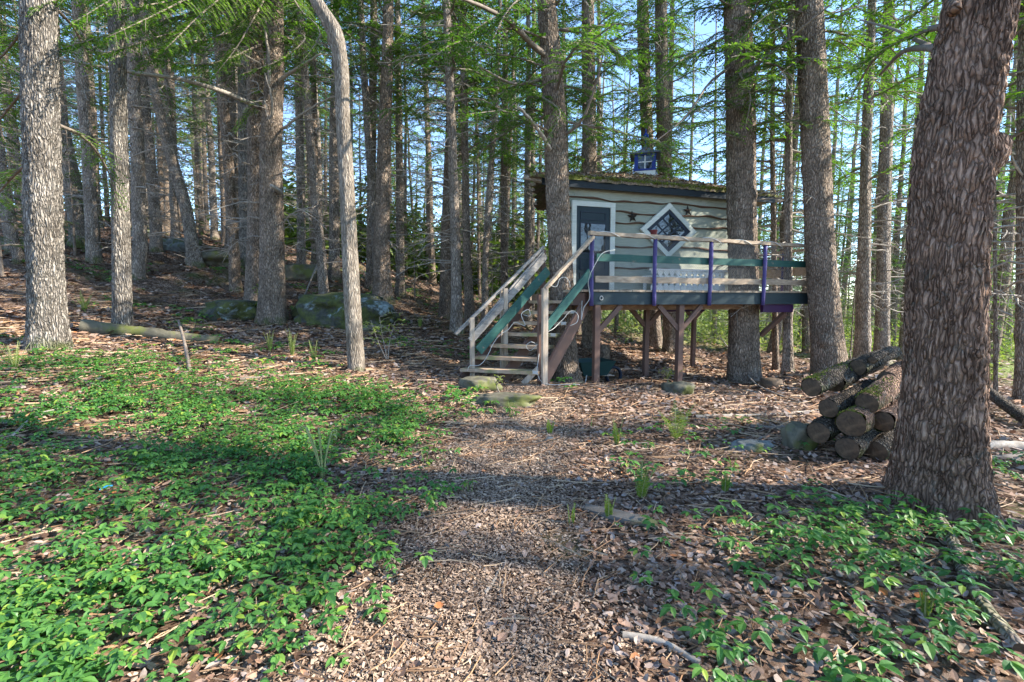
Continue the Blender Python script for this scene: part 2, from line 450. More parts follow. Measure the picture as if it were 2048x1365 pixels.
def mat_ground():
    m, nt, b, o = new_mat('forest_floor')
    g = N(nt, 'ShaderNodeNewGeometry'); pos = g.outputs['Position']
    n1 = noise_tex(nt, .5, 5, .6, pos); n2 = noise_tex(nt, 7, 8, .75, pos); n3 = noise_tex(nt, 1.6, 5, .6, pos)
    vo = N(nt, 'ShaderNodeTexVoronoi'); vo.inputs['Scale'].default_value = 38; vd = N(nt, 'ShaderNodeVectorMath', operation='MULTIPLY_ADD'); vd.inputs[1].default_value = (.05, .05, .05); nt.links.new(noise_tex(nt, 30, 4, .7, pos).outputs['Color'], vd.inputs[0]); nt.links.new(pos, vd.inputs[2]); nt.links.new(vd.outputs[0], vo.inputs['Vector'])
    sep = N(nt, 'ShaderNodeSeparateColor'); nt.links.new(vo.outputs['Color'], sep.inputs[0])
    leafc = ramp(nt, [(0, (.05, .028, .018)), (.3, (.14, .085, .055)), (.6, (.24, .155, .105)), (.85, (.33, .235, .175)), (1, (.40, .30, .235))], sep.outputs[0]).outputs[0]
    c = mix(nt, .7, leafc, n2.outputs[0], 'OVERLAY')
    dk = ramp(nt, [(.35, (.45, .42, .4)), (.6, (1, 1, 1))], n3.outputs[0]).outputs[0]
    c = mix(nt, .8, c, dk, 'MULTIPLY')
    mo = ramp(nt, [(.56, (0, 0, 0)), (.66, (.75, .75, .75))], n1.outputs[0]).outputs[0]
    c = mix(nt, mo, c, ramp(nt, [(.3, (.05, .06, .018)), (.7, (.14, .16, .05))], n2.outputs[0]).outputs[0])
    # the field beyond the edge of the wood
    sx = N(nt, 'ShaderNodeSeparateXYZ'); nt.links.new(pos, sx.inputs[0])
    a = N(nt, 'ShaderNodeMath', operation='MULTIPLY_ADD'); nt.links.new(sx.outputs[0], a.inputs[0]); a.inputs[1].default_value = .9; nt.links.new(sx.outputs[1], a.inputs[2])
    a2 = N(nt, 'ShaderNodeMath', operation='MULTIPLY_ADD'); nt.links.new(n1.outputs[0], a2.inputs[0]); a2.inputs[1].default_value = 6; nt.links.new(a.outputs[0], a2.inputs[2])
    mr = N(nt, 'ShaderNodeMapRange'); mr.inputs[1].default_value = 27; mr.inputs[2].default_value = 34
    nt.links.new(a2.outputs[0], mr.inputs[0])
    xr = N(nt, 'ShaderNodeMapRange'); xr.inputs[1].default_value = 0; xr.inputs[2].default_value = 5; nt.links.new(sx.outputs[0], xr.inputs[0])
    mm = N(nt, 'ShaderNodeMath', operation='MULTIPLY'); nt.links.new(mr.outputs[0], mm.inputs[0]); nt.links.new(xr.outputs[0], mm.inputs[1])
    c = mix(nt, mm.outputs[0], c, ramp(nt, [(.3, (.16, .21, .06)), (.7, (.30, .33, .12))], n2.outputs[0]).outputs[0])
    nt.links.new(c, b.inputs['Base Color']); b.inputs['Roughness'].default_value = .95
    b.inputs['Specular IOR Level'].default_value = .1
    ad = N(nt, 'ShaderNodeMath', operation='MULTIPLY_ADD'); nt.links.new(sep.outputs[0], ad.inputs[0]); ad.inputs[1].default_value = .5; nt.links.new(n2.outputs[0], ad.inputs[2])
    bump(nt, b, ad.outputs[0], .9, .05)
    return m
M['ground'] = mat_ground()

# ------------------------------------------------------------------ ground sheet
def axis(lo, hi, fine_lo, fine_hi, step):
    a = list(np.arange(fine_lo, fine_hi, step))
    s = step; x = fine_hi
    while x < hi: a.append(x); s *= 1.09; x += s
    a.append(hi)
    s = step; x = fine_lo - step; b = []
    while x > lo: b.append(x); s *= 1.09; x -= s
    b.append(lo)
    return np.array(b[::-1] + a)
gx = axis(-600, 600, -14, 12, .21); gy = axis(-200, 900, -1, 22, .21)
GX, GY = np.meshgrid(gx, gy)
GZ = H(GX.ravel(), GY.ravel())
idx = np.arange(GX.size).reshape(GX.shape)
gf = np.stack([idx[:-1, :-1], idx[:-1, 1:], idx[1:, 1:], idx[1:, :-1]], -1).reshape(-1, 4)
struct(put('ground', raw_mesh('ground', np.c_[GX.ravel(), GY.ravel(), GZ], [gf], M['ground'], True)))

# ------------------------------------------------------------------ foliage generators
def leaves_mesh(P, D, S, L, W, fold=0.0):
    """diamond quads: base point P, direction D, side S, length L, width W"""
    n = len(P); L = L[:, None]; W = W[:, None]
    V = np.empty((n, 4, 3))
    V[:, 0] = P; V[:, 1] = P + D * L * .45 + S * W * .5; V[:, 2] = P + D * L; V[:, 3] = P + D * L * .45 - S * W * .5
    Fq = np.arange(n * 4).reshape(n, 4)
    return V.reshape(-1, 3), [Fq]
def norm(A):
    return A / np.maximum(np.linalg.norm(A, axis=-1, keepdims=True), 1e-9)

def spray_branch(path, r0, twig_gap=.13, twig_len=.6, droop=.35, leaf=.06, width=.019, gap=.045, start=.12, bare=0.0):
    """a hemlock bough: returns (twig tubes list, leaf arrays)"""
    path = np.asarray(path, float); n = len(path)
    s = np.r_[0, np.cumsum(np.linalg.norm(np.diff(path, axis=0), axis=1))]; Ltot = s[-1]
    T = norm(np.gradient(path, axis=0))
    tubes = [(path, np.linspace(r0, r0 * .25, n), 5)]
    Ps = []; Ds = []; Ss = []; Ls = []; Ws = []
    pos = np.arange(max(.15, start * Ltot), Ltot, twig_gap)
    for j, x in enumerate(pos):
        f = x / Ltot
        p = np.array([np.interp(x, s, path[:, k]) for k in range(3)])
        t = norm(np.array([np.interp(x, s, T[:, k]) for k in range(3)]))
        side = norm(np.cross(t, (0, 0, 1)))
        for sg in (-1, 1):
            if random.random() < bare: continue
            L = twig_len * (1.05 - f * .75) * random.uniform(.6, 1.15)
            d0 = norm(t * random.uniform(.45, .8) + side * sg * random.uniform(.6, .9) + np.array((0, 0, random.uniform(-.25, .15))))
            m = max(3, int(L / gap))
            u = np.linspace(.08, 1, m)
            q = p + d0 * (u * L)[:, None]; q[:, 2] -= droop * L * u**2 * random.uniform(.5, 1.2)
            if L > .3: tubes.append((np.array([p, q[m // 2], q[-1]]), np.array([.006, .004, .002]), 3))
            dd = norm(np.gradient(q, axis=0) if m > 2 else np.repeat(d0[None], m, 0))
            upv = norm(np.array((random.uniform(-.25, .25), random.uniform(-.25, .25), 1)))
            ls = norm(np.cross(dd, upv))
            for sg2 in (-1, 1):
                Ps.append(q); Ds.append(norm(dd * .75 + ls * sg2 * .75 + rng.normal(0, .16, (m, 3))))
                Ss.append(norm(np.cross(Ds[-1], upv + rng.normal(0, .25, (m, 3)))))
                lf = leaf * (1.1 - .45 * u) * rng.uniform(.75, 1.25, m)
                Ls.append(lf); Ws.append(np.full(m, width) * rng.uniform(.8, 1.3, m))
    if not Ps: return tubes, None
    return tubes, tuple(np.concatenate(a) for a in (Ps, Ds, Ss, Ls, Ws))

def build_crown(seed, height, zlow_sparse, nb, lmax, leafk=1.0, bare=.1, gapk=1.0):
    """shared crown meshes in local space (z=0 at the lowest bough)"""
    random.seed(seed); global rng; rng = np.random.default_rng(seed)
    wood = MB(); LP = []
    for i in range(nb):
        f = (i + random.random()) / nb
        f = f ** .9
        z = f * height
        L = lmax * (1 - .72 * f ** 1.4) * random.uniform(.55, 1.1)
        if f < zlow_sparse and random.random() < .35: continue
        az = i * 2.399 + random.uniform(-.5, .5)
        k = 7; u = np.linspace(0, 1, k)
        d = np.array((math.cos(az), math.sin(az), 0))
        rise = random.uniform(-.05, .35); dr = random.uniform(.35, .75)
        path = d * (u * L)[:, None]
        path[:, 2] = z + rise * L * u - dr * L * u**2 * .6
        path += np.r_[np.zeros((1, 3)), np.cumsum(rng.normal(0, .02 * L, (k - 1, 3)), 0)]
        tubes, lv = spray_branch(path, .012 + .007 * L, twig_gap=.13 * gapk, twig_len=.62 * (L / 2.2) ** .5, leaf=.075 * leafk, width=.025 * leafk, gap=.036 * gapk, bare=bare)
        for P, R, n in tubes: wood.add(tube(P, R, n, cap=False))
        if lv: LP.append(lv)
    A = [np.concatenate([l[k] for l in LP]) for k in range(5)]
    leafme = raw_mesh('crown', *leaves_mesh(*A), M['needles'])
    return leafme, wood.mesh('boughs', M['twig'])

CROWNS = [build_crown(100 + i, 8, .05, 44, 2.6, 1.05, .06) for i in range(4)]
CROWNS_FAR = [build_crown(200 + i, 14, .2, 48, 2.55, 1.4, .08, 1.15) for i in range(4)]
CROWN_SMALL = [build_crown(300 + i, 3.2, .0, 20, 1.3, .8, .1) for i in range(2)]

def build_dead(seed, height, nb, lmax):
    random.seed(seed); r = np.random.default_rng(seed)
    mb = MB()
    for i in range(nb):
        z = height * (i + random.random()) / nb
        az = random.uniform(0, 6.283); L = lmax * random.uniform(.35, 1.0)
        d = np.array((math.cos(az), math.sin(az), 0)); u = np.linspace(0, 1, 6)
        path = d * (u * L)[:, None]; path[:, 2] = z + L * (random.uniform(-.1, .3) * u - random.uniform(0, .5) * u**2)
        path += np.r_[np.zeros((1, 3)), np.cumsum(r.normal(0, .035 * L, (5, 3)), 0)]
        mb.add(tube(path, np.linspace(.020, .006, 6) * (L / 1.5) ** .5, 4, False))
        for j in range(int(3 + L * 3)):
            x = random.uniform(.2, .95); p = np.array([np.interp(x, u, path[:, k]) for k in range(3)])
            e = unit(d * random.uniform(.2, 1) + r.normal(0, .55, 3)) * random.uniform(.15, .5) * L * .6
            mb.add(tube(np.array([p, p + e * .5 + (0, 0, -.02), p + e + (0, 0, -.06)]), (.007, .005, .003), 3, False))
    return mb.mesh('dead_branches', M['dead_wood'])
DEADS = [build_dead(400 + i, 7.5, 46, 1.7) for i in range(4)]

# ------------------------------------------------------------------ trunks
def trunk_surface(P, R, nside, barkamp=0.0, bscale=26, bz=.3, flare=.45, lobes=5, seed=0, knots=3, fh=.35):
    P = np.asarray(P, float); r = np.random.default_rng(seed)
    th = np.arange(nside) / nside * 2 * math.pi
    T = norm(np.gradient(P, axis=0)); base = P[0][2]
    s = np.r_[0, np.cumsum(np.linalg.norm(np.diff(P, axis=0), axis=1))]
    u = unit(np.cross(T[0], (0, 1, 0))); V = np.empty((len(P), nside, 3))
    ph = r.random(6) * 6.28; kn = [(r.uniform(1, 6), r.random() * 6.28, r.uniform(.03, .07)) for _ in range(knots)]
    lob = (np.cos(lobes * th + ph[0]) * .5 + np.cos((lobes - 2) * th + ph[1]) * .5 + .45)
    for i in range(len(P)):
        u = unit(u - T[i] * np.dot(u, T[i])); v = np.cross(T[i], u)
        hgt = s[i]
        k = 1 + .035 * np.cos(2 * th + ph[2] + hgt * .5) + .03 * np.cos(3 * th + ph[3] - hgt * .9) + .02 * np.cos(5 * th + ph[4] + hgt * 1.9)
        e = math.exp(-max(0, hgt - .2) / fh)
        k = k + flare * e * (.55 + .55 * lob)
        rad = R[i] * k
        for kz, ka, kr in kn:
            dth = np.angle(np.exp(1j * (th - ka)))
            rad = rad + kr * np.exp(-((hgt - kz) / .09) ** 2 - (dth / .35) ** 2)
        dirs = np.cos(th)[:, None] * u + np.sin(th)[:, None] * v
        V[i] = P[i] + dirs * rad[:, None]
    if barkamp:
        flat = V.reshape(-1, 3)
        cen = np.repeat(P, nside, 0); out = norm(flat - cen)
        disp = np.empty(len(flat))
        vor = mn.voronoi; nz = mn.noise
        rel = flat - P[0]
        hlim = 8.5
        for j in range(len(flat)):
            x, y, z = rel[j]
            if z > hlim: disp[j] = 0; continue
            w = nz((x * 4, y * 4, z * 4)) * .05; w2 = nz((x * 4 + 7, y * 4, z * 3)) * .06
            dd = vor(((x + w) * bscale, (y + w2) * bscale, (z + w) * bscale * bz))[0]
            disp[j] = min(1, (dd[1] - dd[0]) * 2.2)
        V = (flat + out * ((disp - .6) * barkamp)[:, None]).reshape(len(P), nside, 3)
    ix = np.arange(len(P) * nside).reshape(len(P), nside)
    a = ix[:-1]; b = np.roll(a, -1, 1); d = ix[1:]; c = np.roll(d, -1, 1)
    return V.reshape(-1, 3), [np.stack([a, b, c, d], -1).reshape(-1, 4)]

TREES = {}
def pixel_tree(key, pts, bark, label, name='tree', cat='tree', group=None, top=14.5, sides=28, seg=.18, barkamp=0, bscale=26, bz=.3,
               crown=None, crown_z=5.0, crown_s=1.0, dead=None, dead_z=1.5, flare=.6, lobes=5, group_=None, Yfix=None, knots=3, seed=None):
    """pts: [(px, py, width_px), ...] from the foot upwards, in photo pixels"""
    seed = seed if seed is not None else sum(ord(ch) for ch in key)
    g = ground_at(pts[0][0], pts[0][1]) if Yfix is None else pt(pts[0][0], pts[0][1], Yfix)
    Y = g[1]; x0, y0 = g[0], g[1]; z0 = h1(x0, y0)
    c = Y / math.hypot(Y, x0)
    P = [np.array((x0, y0, z0))] + [pt(a, b, Y) for a, b, w in pts[1:]]
    R = [w / 2 * Y * c / F_PX for a, b, w in pts]
    d = unit(P[-1] - P[-2]); d = unit(d + np.array((0, 0, .8)))
    last = P[-1]; hh = max(2.0, top - last[2])
    P.append(last + d * hh * .5); R.append(R[-1] * .62)
    P.append(P[-1] + unit(d + np.array((0, 0, .5))) * hh * .5); R.append(.02)
    P[0] = P[0] - np.array((0, 0, .25))
    P = np.array(P); s = np.r_[0, np.cumsum(np.linalg.norm(np.diff(P, axis=0), axis=1))]
    nfine = int(min(s[-1], 8.5) / seg); ncoarse = max(4, int((s[-1] - 8.5) / .8))
    sp = smooth_path(P, 400); ss = np.r_[0, np.cumsum(np.linalg.norm(np.diff(sp, axis=0), axis=1))]
    xs = np.r_[np.linspace(0, min(ss[-1], 8.5), nfine), np.linspace(8.9, ss[-1], ncoarse) if ss[-1] > 9.5 else []]
    Q = np.stack([np.interp(xs, ss, sp[:, k]) for k in range(3)], -1)
    RR = np.interp(xs, s, R)
    root = thing(name, label, cat, (x0, y0, z0), group)
    V, Fs = trunk_surface(Q, RR, sides, barkamp, bscale, bz, flare, lobes, seed, knots)
    mb = MB().add((V, Fs))
    mb.build('trunk', M[bark], root, True)
    if crown is not None:
        cm = CROWNS[crown % 4] if crown < 10 else CROWNS_FAR[crown % 4]
        cz = z0 + crown_z
        cx = np.array([np.interp(cz, Q[:, 2], Q[:, k]) for k in range(2)])
        wood = put('boughs', cm[1], root, (cx[0] - x0, cx[1] - y0, crown_z)); wood['kind'] = 'stuff'; wood.scale = (crown_s,) * 3; wood.rotation_euler = (0, 0, seed * 1.3)
        cr = put('crown', cm[0], root, (cx[0] - x0, cx[1] - y0, crown_z)); cr.scale = (crown_s,) * 3; cr.rotation_euler = (0, 0, seed * 1.3)
    if dead is not None:
        cz = z0 + dead_z
        cx = np.array([np.interp(cz + 2, Q[:, 2], Q[:, k]) for k in range(2)])
        o = put('dead_branches', DEADS[dead % 4], root, (cx[0] - x0, cx[1] - y0, dead_z)); o['kind'] = 'stuff'; o.rotation_euler = (0, 0, seed * .7)
    TREES[key] = (root, Y)
    return root
def limb(key, pts, r0, r1, mat='twig', name='branch', jag=.0, n=14, leafy=False, tw=.5, gap=.13, leaf=.055, bare=.15, start=.1):
    """pts: [(px,py,dY)]: a limb of tree key, dY metres nearer (-) or farther (+) than its trunk"""
    root, Y = TREES[key]
    P = smooth_path([pt(a, b, Y + d) for a, b, d in pts], n)
    if jag: P = P + np.r_[np.zeros((1, 3)), rng.normal(0, jag, (n - 1, 3))]
    if leafy:
        tubes, lv = spray_branch(P, r0, twig_gap=gap, twig_len=tw, leaf=leaf, width=.022, gap=.03, bare=bare, start=start)
        mb = MB()
        for q_, (p, r, k) in enumerate(tubes): mb.add(tube(p, r, k + 1, q_ == 0))
        b = mb.build(name, M[mat], root, True)
        if lv:
            V, Fs = leaves_mesh(*lv)
            MB().add((V, Fs)).build('foliage', M['needles'], b)
    else:
        MB().add(tube(P, np.linspace(r0, r1, n), 8, True, .12)).build(name, M[mat], root, True)

# --- the trees one can tell apart
pixel_tree('A', [(97, 697, 84), (92, 560, 78), (84, 300, 76), (78, 0, 70)], 'bark_pale', 'thick pale grey furrowed trunk rising from the green ground cover', sides=110, seg=.03, barkamp=.02, bscale=36, bz=.15, crown=0, crown_z=8.0, flare=.42, lobes=4)
pixel_tree('B', [(245, 662, 44), (240, 400, 38), (234, 80, 34), (232, 0, 33)], 'bark_pale', 'slim pale furrowed trunk behind the mossy fallen log', sides=72, seg=.04, barkamp=.012, bscale=38, bz=.22, crown=1, crown_z=7.0, flare=.15)
pixel_tree('C', [(168, 487, 48), (150, 400, 40), (128, 280, 32), (110, 180, 28)], 'bark_grey', 'broad grey trunk leaning back with a moss-green foot on the slope', crown=2, crown_z=6, dead=0)
pixel_tree('D', [(287, 458, 28), (283, 350, 25), (270, 200, 20), (262, 60, 18)], 'bark_grey', 'straight grey trunk by the mossy stones on the slope', crown=11, crown_z=6.5, dead=1)
pixel_tree('E', [(393, 532, 27), (372, 420, 25), (330, 270, 22), (303, 150, 18), (288, 60, 16)], 'bark_grey', 'thin curved trunk leaning over with a mossy foot among flat stones', crown=12, crown_z=7, dead=2)
pixel_tree('F', [(352, 487, 18), (345, 330, 16), (335, 150, 14)], 'bark_grey', 'slim upright trunk just behind the thin curved leaning one', crown=13, crown_z=6, dead=3)
pixel_tree('H1', [(466, 503, 27), (462, 300, 26), (458, 100, 22)], 'bark_brown', 'shaded brown trunk beside the big twin hemlock, behind its pale neighbour', crown=10, crown_z=7, dead=0)
pixel_tree('H2', [(493, 526, 30), (490, 300, 26), (486, 60, 22)], 'bark_pale', 'pale sunlit trunk standing close behind the big twin hemlock', crown=11, crown_z=7, dead=1)
pixel_tree('I2', [(512, 616, 50), (515, 400, 40), (510, 150, 34), (505, 0, 30)], 'bark_brown', 'rear stem of the big twin hemlock, darker and without stubs', crown=2, crown_z=6, dead=2, flare=.3)
pixel_tree('I', [(545, 643, 58), (545, 500, 52), (542, 300, 44), (550, 120, 34), (552, 0, 28)], 'bark_brown', 'front stem of the big twin hemlock, bristling with broken limb stubs', sides=60, seg=.06, barkamp=.014, bscale=26, bz=.25, crown=3, crown_z=6.5, dead=3, dead_z=2.0, flare=.4, lobes=6)
pixel_tree('J', [(603, 542, 17), (600, 300, 16), (594, 60, 14)], 'bark_grey', 'narrow pale trunk behind the small mossy ledge', crown=12, crown_z=5, dead=0)
pixel_tree('J2', [(630, 548, 14), (629, 300, 13), (626, 80, 11)], 'bark_brown', 'narrow dark trunk beside the paler one behind the boulder', crown=13, crown_z=6, dead=1)
pixel_tree('K', [(714, 742, 34), (702, 560, 32), (694, 380, 29), (685, 220, 27), (681, 120, 28), (668, 62, 30), (648, 28, 26), (628, -6, 22)], 'bark_smooth', 'smooth pale trunk with a sharp crook at its top', sides=64, seg=.05, barkamp=.006, bscale=44, bz=.12, crown=0, crown_z=8.5, crown_s=.8, flare=.12, knots=1)
pixel_tree('L', [(669, 562, 21), (668, 300, 19), (672, 60, 15)], 'bark_grey', 'trunk half hidden behind the smooth crooked one', crown=10, crown_z=6, dead=2)
pixel_tree('M', [(765, 602, 38), (764, 480, 33), (770, 250, 25), (777, 0, 19)], 'bark_brown', 'stout straight trunk with a moss-edged foot right of the boulder', sides=40, seg=.1, barkamp=.008, bscale=24, crown=1, crown_z=5.5, dead=0, flare=.45)
pixel_tree('N', [(741, 578, 18), (743, 350, 17), (748, 0, 13)], 'bark_brown', 'slim trunk standing against the stout one behind the boulder', crown=12, crown_z=5, dead=1)
pixel_tree('O', [(801, 592, 17), (799, 350, 15), (795, 0, 11)], 'bark_grey', 'slim trunk right of the stout moss-footed one', crown=13, crown_z=5, dead=2)
pixel_tree('Q', [(890, 638, 25), (893, 480, 22), (900, 250, 17), (904, 0, 14)], 'bark_brown', 'dark trunk directly behind the pale one at the stair rail end', crown=2, crown_z=5.5, dead=3)
pixel_tree('P', [(914, 668, 22), (911, 480, 20), (903, 250, 18), (893, 0, 14)], 'bark_grey', 'pale grey trunk where the stair handrail begins', sides=36, seg=.1, barkamp=.006, bscale=26, crown=3, crown_z=5.5, dead=0)
pixel_tree('R', [(943, 650, 20), (935, 540, 17), (930, 300, 14), (926, 50, 12)], 'bark_brown', 'bent-footed brown trunk behind the stair handrail', crown=11, crown_z=5, dead=1)
pixel_tree('S', [(968, 655, 13), (974, 450, 12), (992, 200, 10)], 'bark_grey', 'thin trunk behind the top of the leaning stair rails', crown=12, crown_z=5, dead=2)
pixel_tree('T', [(1010, 655, 16), (1008, 450, 14), (1010, 200, 12)], 'bark_brown', 'thin brown trunk behind the stairs beside the entrance tree', crown=13, crown_z=4.5, dead=3)
pixel_tree('U', [(1131, 768, 54), (1126, 640, 50), (1121, 500, 47), (1113, 330, 45), (1104, 150, 40), (1092, 0, 34)], 'bark_brown', 'furrowed trunk growing between the stairs and the tree house door', sides=84, seg=.045, barkamp=.015, bscale=26, bz=.25, crown=0, crown_z=4.7, dead=None, flare=.8, lobes=4, Yfix=9.5)
pixel_tree('V', [(1180, 722, 30), (1181, 500, 29), (1179, 300, 27), (1176, 0, 24)], 'bark_brown', 'straight trunk behind the cabin near the mossy roof end', crown=1, crown_z=4.6, dead=1, dead_z=3, Yfix=14)
pixel_tree('W', [(1310, 715, 27), (1302, 500, 26), (1293, 250, 24), (1285, 0, 22)], 'bark_brown', 'trunk rising right behind the blue cupola', crown=2, crown_z=4.8, dead=2, dead_z=4, Yfix=16)
pixel_tree('X', [(1343, 715, 30), (1336, 500, 30), (1328, 300, 28), (1322, 0, 24)], 'bark_brown', 'trunk beside the cupola, twin of the one behind it', crown=3, crown_z=4.9, dead=3, dead_z=4, Yfix=15)
pixel_tree('Y1', [(1487, 766, 68), (1487, 660, 64), (1484, 450, 60), (1482, 250, 58), (1476, 80, 52), (1472, 0, 48)], 'bark_brown', 'big furrowed trunk growing up through the deck in front of the cabin wall', sides=100, seg=.04, barkamp=.018, bscale=24, bz=.25, crown=1, crown_z=5.0, flare=.3, lobes=5)
pixel_tree('Z', [(1664, 750, 78), (1650, 620, 68), (1636, 420, 61), (1628, 220, 58), (1618, 0, 54)], 'bark_brown', 'big brown leaning trunk between the deck end and the woodpile', sides=90, seg=.04, barkamp=.012, bscale=30, bz=.4, crown=2, crown_z=7.5, crown_s=.85, flare=.25, lobes=4)
pixel_tree('AA', [(1725, 738, 33), (1727, 560, 30), (1731, 350, 24), (1742, 60, 18)], 'bark_grey', 'mottled trunk behind the woodpile, left one of a pair', crown=11, crown_z=4.5, dead=0)
pixel_tree('AB', [(1764, 730, 34), (1767, 500, 30), (1773, 250, 26), (1778, 0, 22)], 'bark_grey', 'rough mottled trunk behind the woodpile close to the huge hemlock', crown=3, crown_z=7, dead=1)
pixel_tree('AC', [(1803, 722, 18), (1818, 520, 17), (1832, 300, 15)], 'bark_brown', 'slanting thin trunk half hidden by the huge hemlock', crown=12, crown_z=5.5, dead=2)
pixel_tree('AD', [(1876, 1010, 186), (1882, 900, 182), (1888, 750, 172), (1893, 560, 168), (1899, 400, 165), (1912, 260, 166), (1940, 110, 160), (1960, 0, 152)], 'bark_red', 'huge reddish-brown hemlock trunk leaning beside the woodpile', name='hemlock_tree', sides=220, seg=.019, barkamp=.02, bscale=36, bz=.17, crown=0, crown_z=6.5, crown_s=1.1, flare=.62, lobes=4, knots=4)
pixel_tree('AE', [(1994, 800, 9), (1990, 500, 9), (1988, 200, 8)], 'bark_brown', 'very thin trunk behind the fallen grey log', crown=13, crown_z=3.0, dead=3)
pixel_tree('AF', [(2044, 812, 28), (2045, 500, 27), (2046, 150, 24)], 'bark_brown', 'brown trunk beyond the end of the fallen grey log', crown=2, crown_z=4, dead=0)
pixel_tree('AG', [(1577, 748, 20), (1576, 560, 18), (1578, 200, 14)], 'bark_grey', 'slim trunk under the deck end beside the slanted brace', crown=10, crown_z=4.5, dead=1)
pixel_tree('AH', [(1553, 745, 13), (1549, 560, 12), (1545, 300, 10)], 'bark_brown', 'thin trunk behind the slanted deck brace', crown=11, crown_z=5, dead=2)

# limbs that stand out
limb('I', [(525, 218, 0), (430, 178, -.9), (350, 157, -1.6), (270, 146, -2.2), (120, 118, -3.0)], .06, .02, 'dead_wood')
limb('I', [(548, -25, 0), (500, 18, -.6), (425, 78, -1.4), (310, 84, -2.2)], .045, .012, 'dead_wood')
limb('I', [(548, 170, 0), (590, 140, -.3), (640, 108, -.6)], .05, .02, 'dead_wood', jag=.01)
limb('I', [(540, 215, 0), (538, 130, -.3), (528, 30, -.4)], .045, .02, 'dead_wood', jag=.012)
limb('I', [(535, 260, 0), (545, 205, -.4), (530, 150, -.5)], .04, .012, 'dead_wood', jag=.01)
limb('I', [(560, 260, 0), (610, 225, -.2), (660, 195, -.4), (700, 190, -.7)], .03, .01, 'dead_wood', jag=.01)
limb('I', [(535, 350, 0), (528, 330, -.25), (519, 312, -.4)], .035, .012, 'dead_wood')
limb('I', [(560, 385, 0), (552, 378, -.4), (542, 371, -.55)], .07, .04, 'dead_wood')
limb('U', [(1100, 118, 0), (1070, 95, -.3), (1020, 45, -.8), (965, 14, -1.3), (915, -6, -1.8)], .06, .02, 'twig')
limb('U', [(1106, 315, 0), (1093, 285, -.35), (1065, 245, -.7), (1036, 214, -1.0)], .045, .022, 'dead_wood', jag=.006)
limb('U', [(1080, 160, 0), (1030, 168, -.3), (960, 135, -.7)], .035, .012, 'twig')
limb('U', [(1125, 275, 0), (1160, 245, -.3), (1190, 175, -.6), (1215, 60, -1.0)], .03, .01, 'twig')
limb('Y1', [(1490, 150, 0), (1540, 110, -.4), (1600, 60, -1), (1660, 10, -1.4)], .035, .015, 'twig')
limb('Y1', [(1470, 130, 0), (1420, 165, -.5), (1370, 235, -.9), (1290, 300, -1.1)], .03, .01, 'twig')
limb('AD', [(1875, 97, .1), (1840, 96, .5), (1800, 108, 1.0), (1760, 150, 1.5)], .03, .012, 'twig')
limb('AD', [(1875, 100, .1), (1840, 84, .6), (1790, 60, 1.3), (1720, 40, 2.0)], .02, .008, 'twig')
limb('AD', [(1905, -12, -.1), (1906, 6, -.4), (1908, 22, -.46)], .06, .035, 'bark_red')
limb('AD', [(1945, 330, .1), (1975, 305, .05), (1996, 282, .05)], .17, .09, 'bark_red', 'burl', jag=.0)
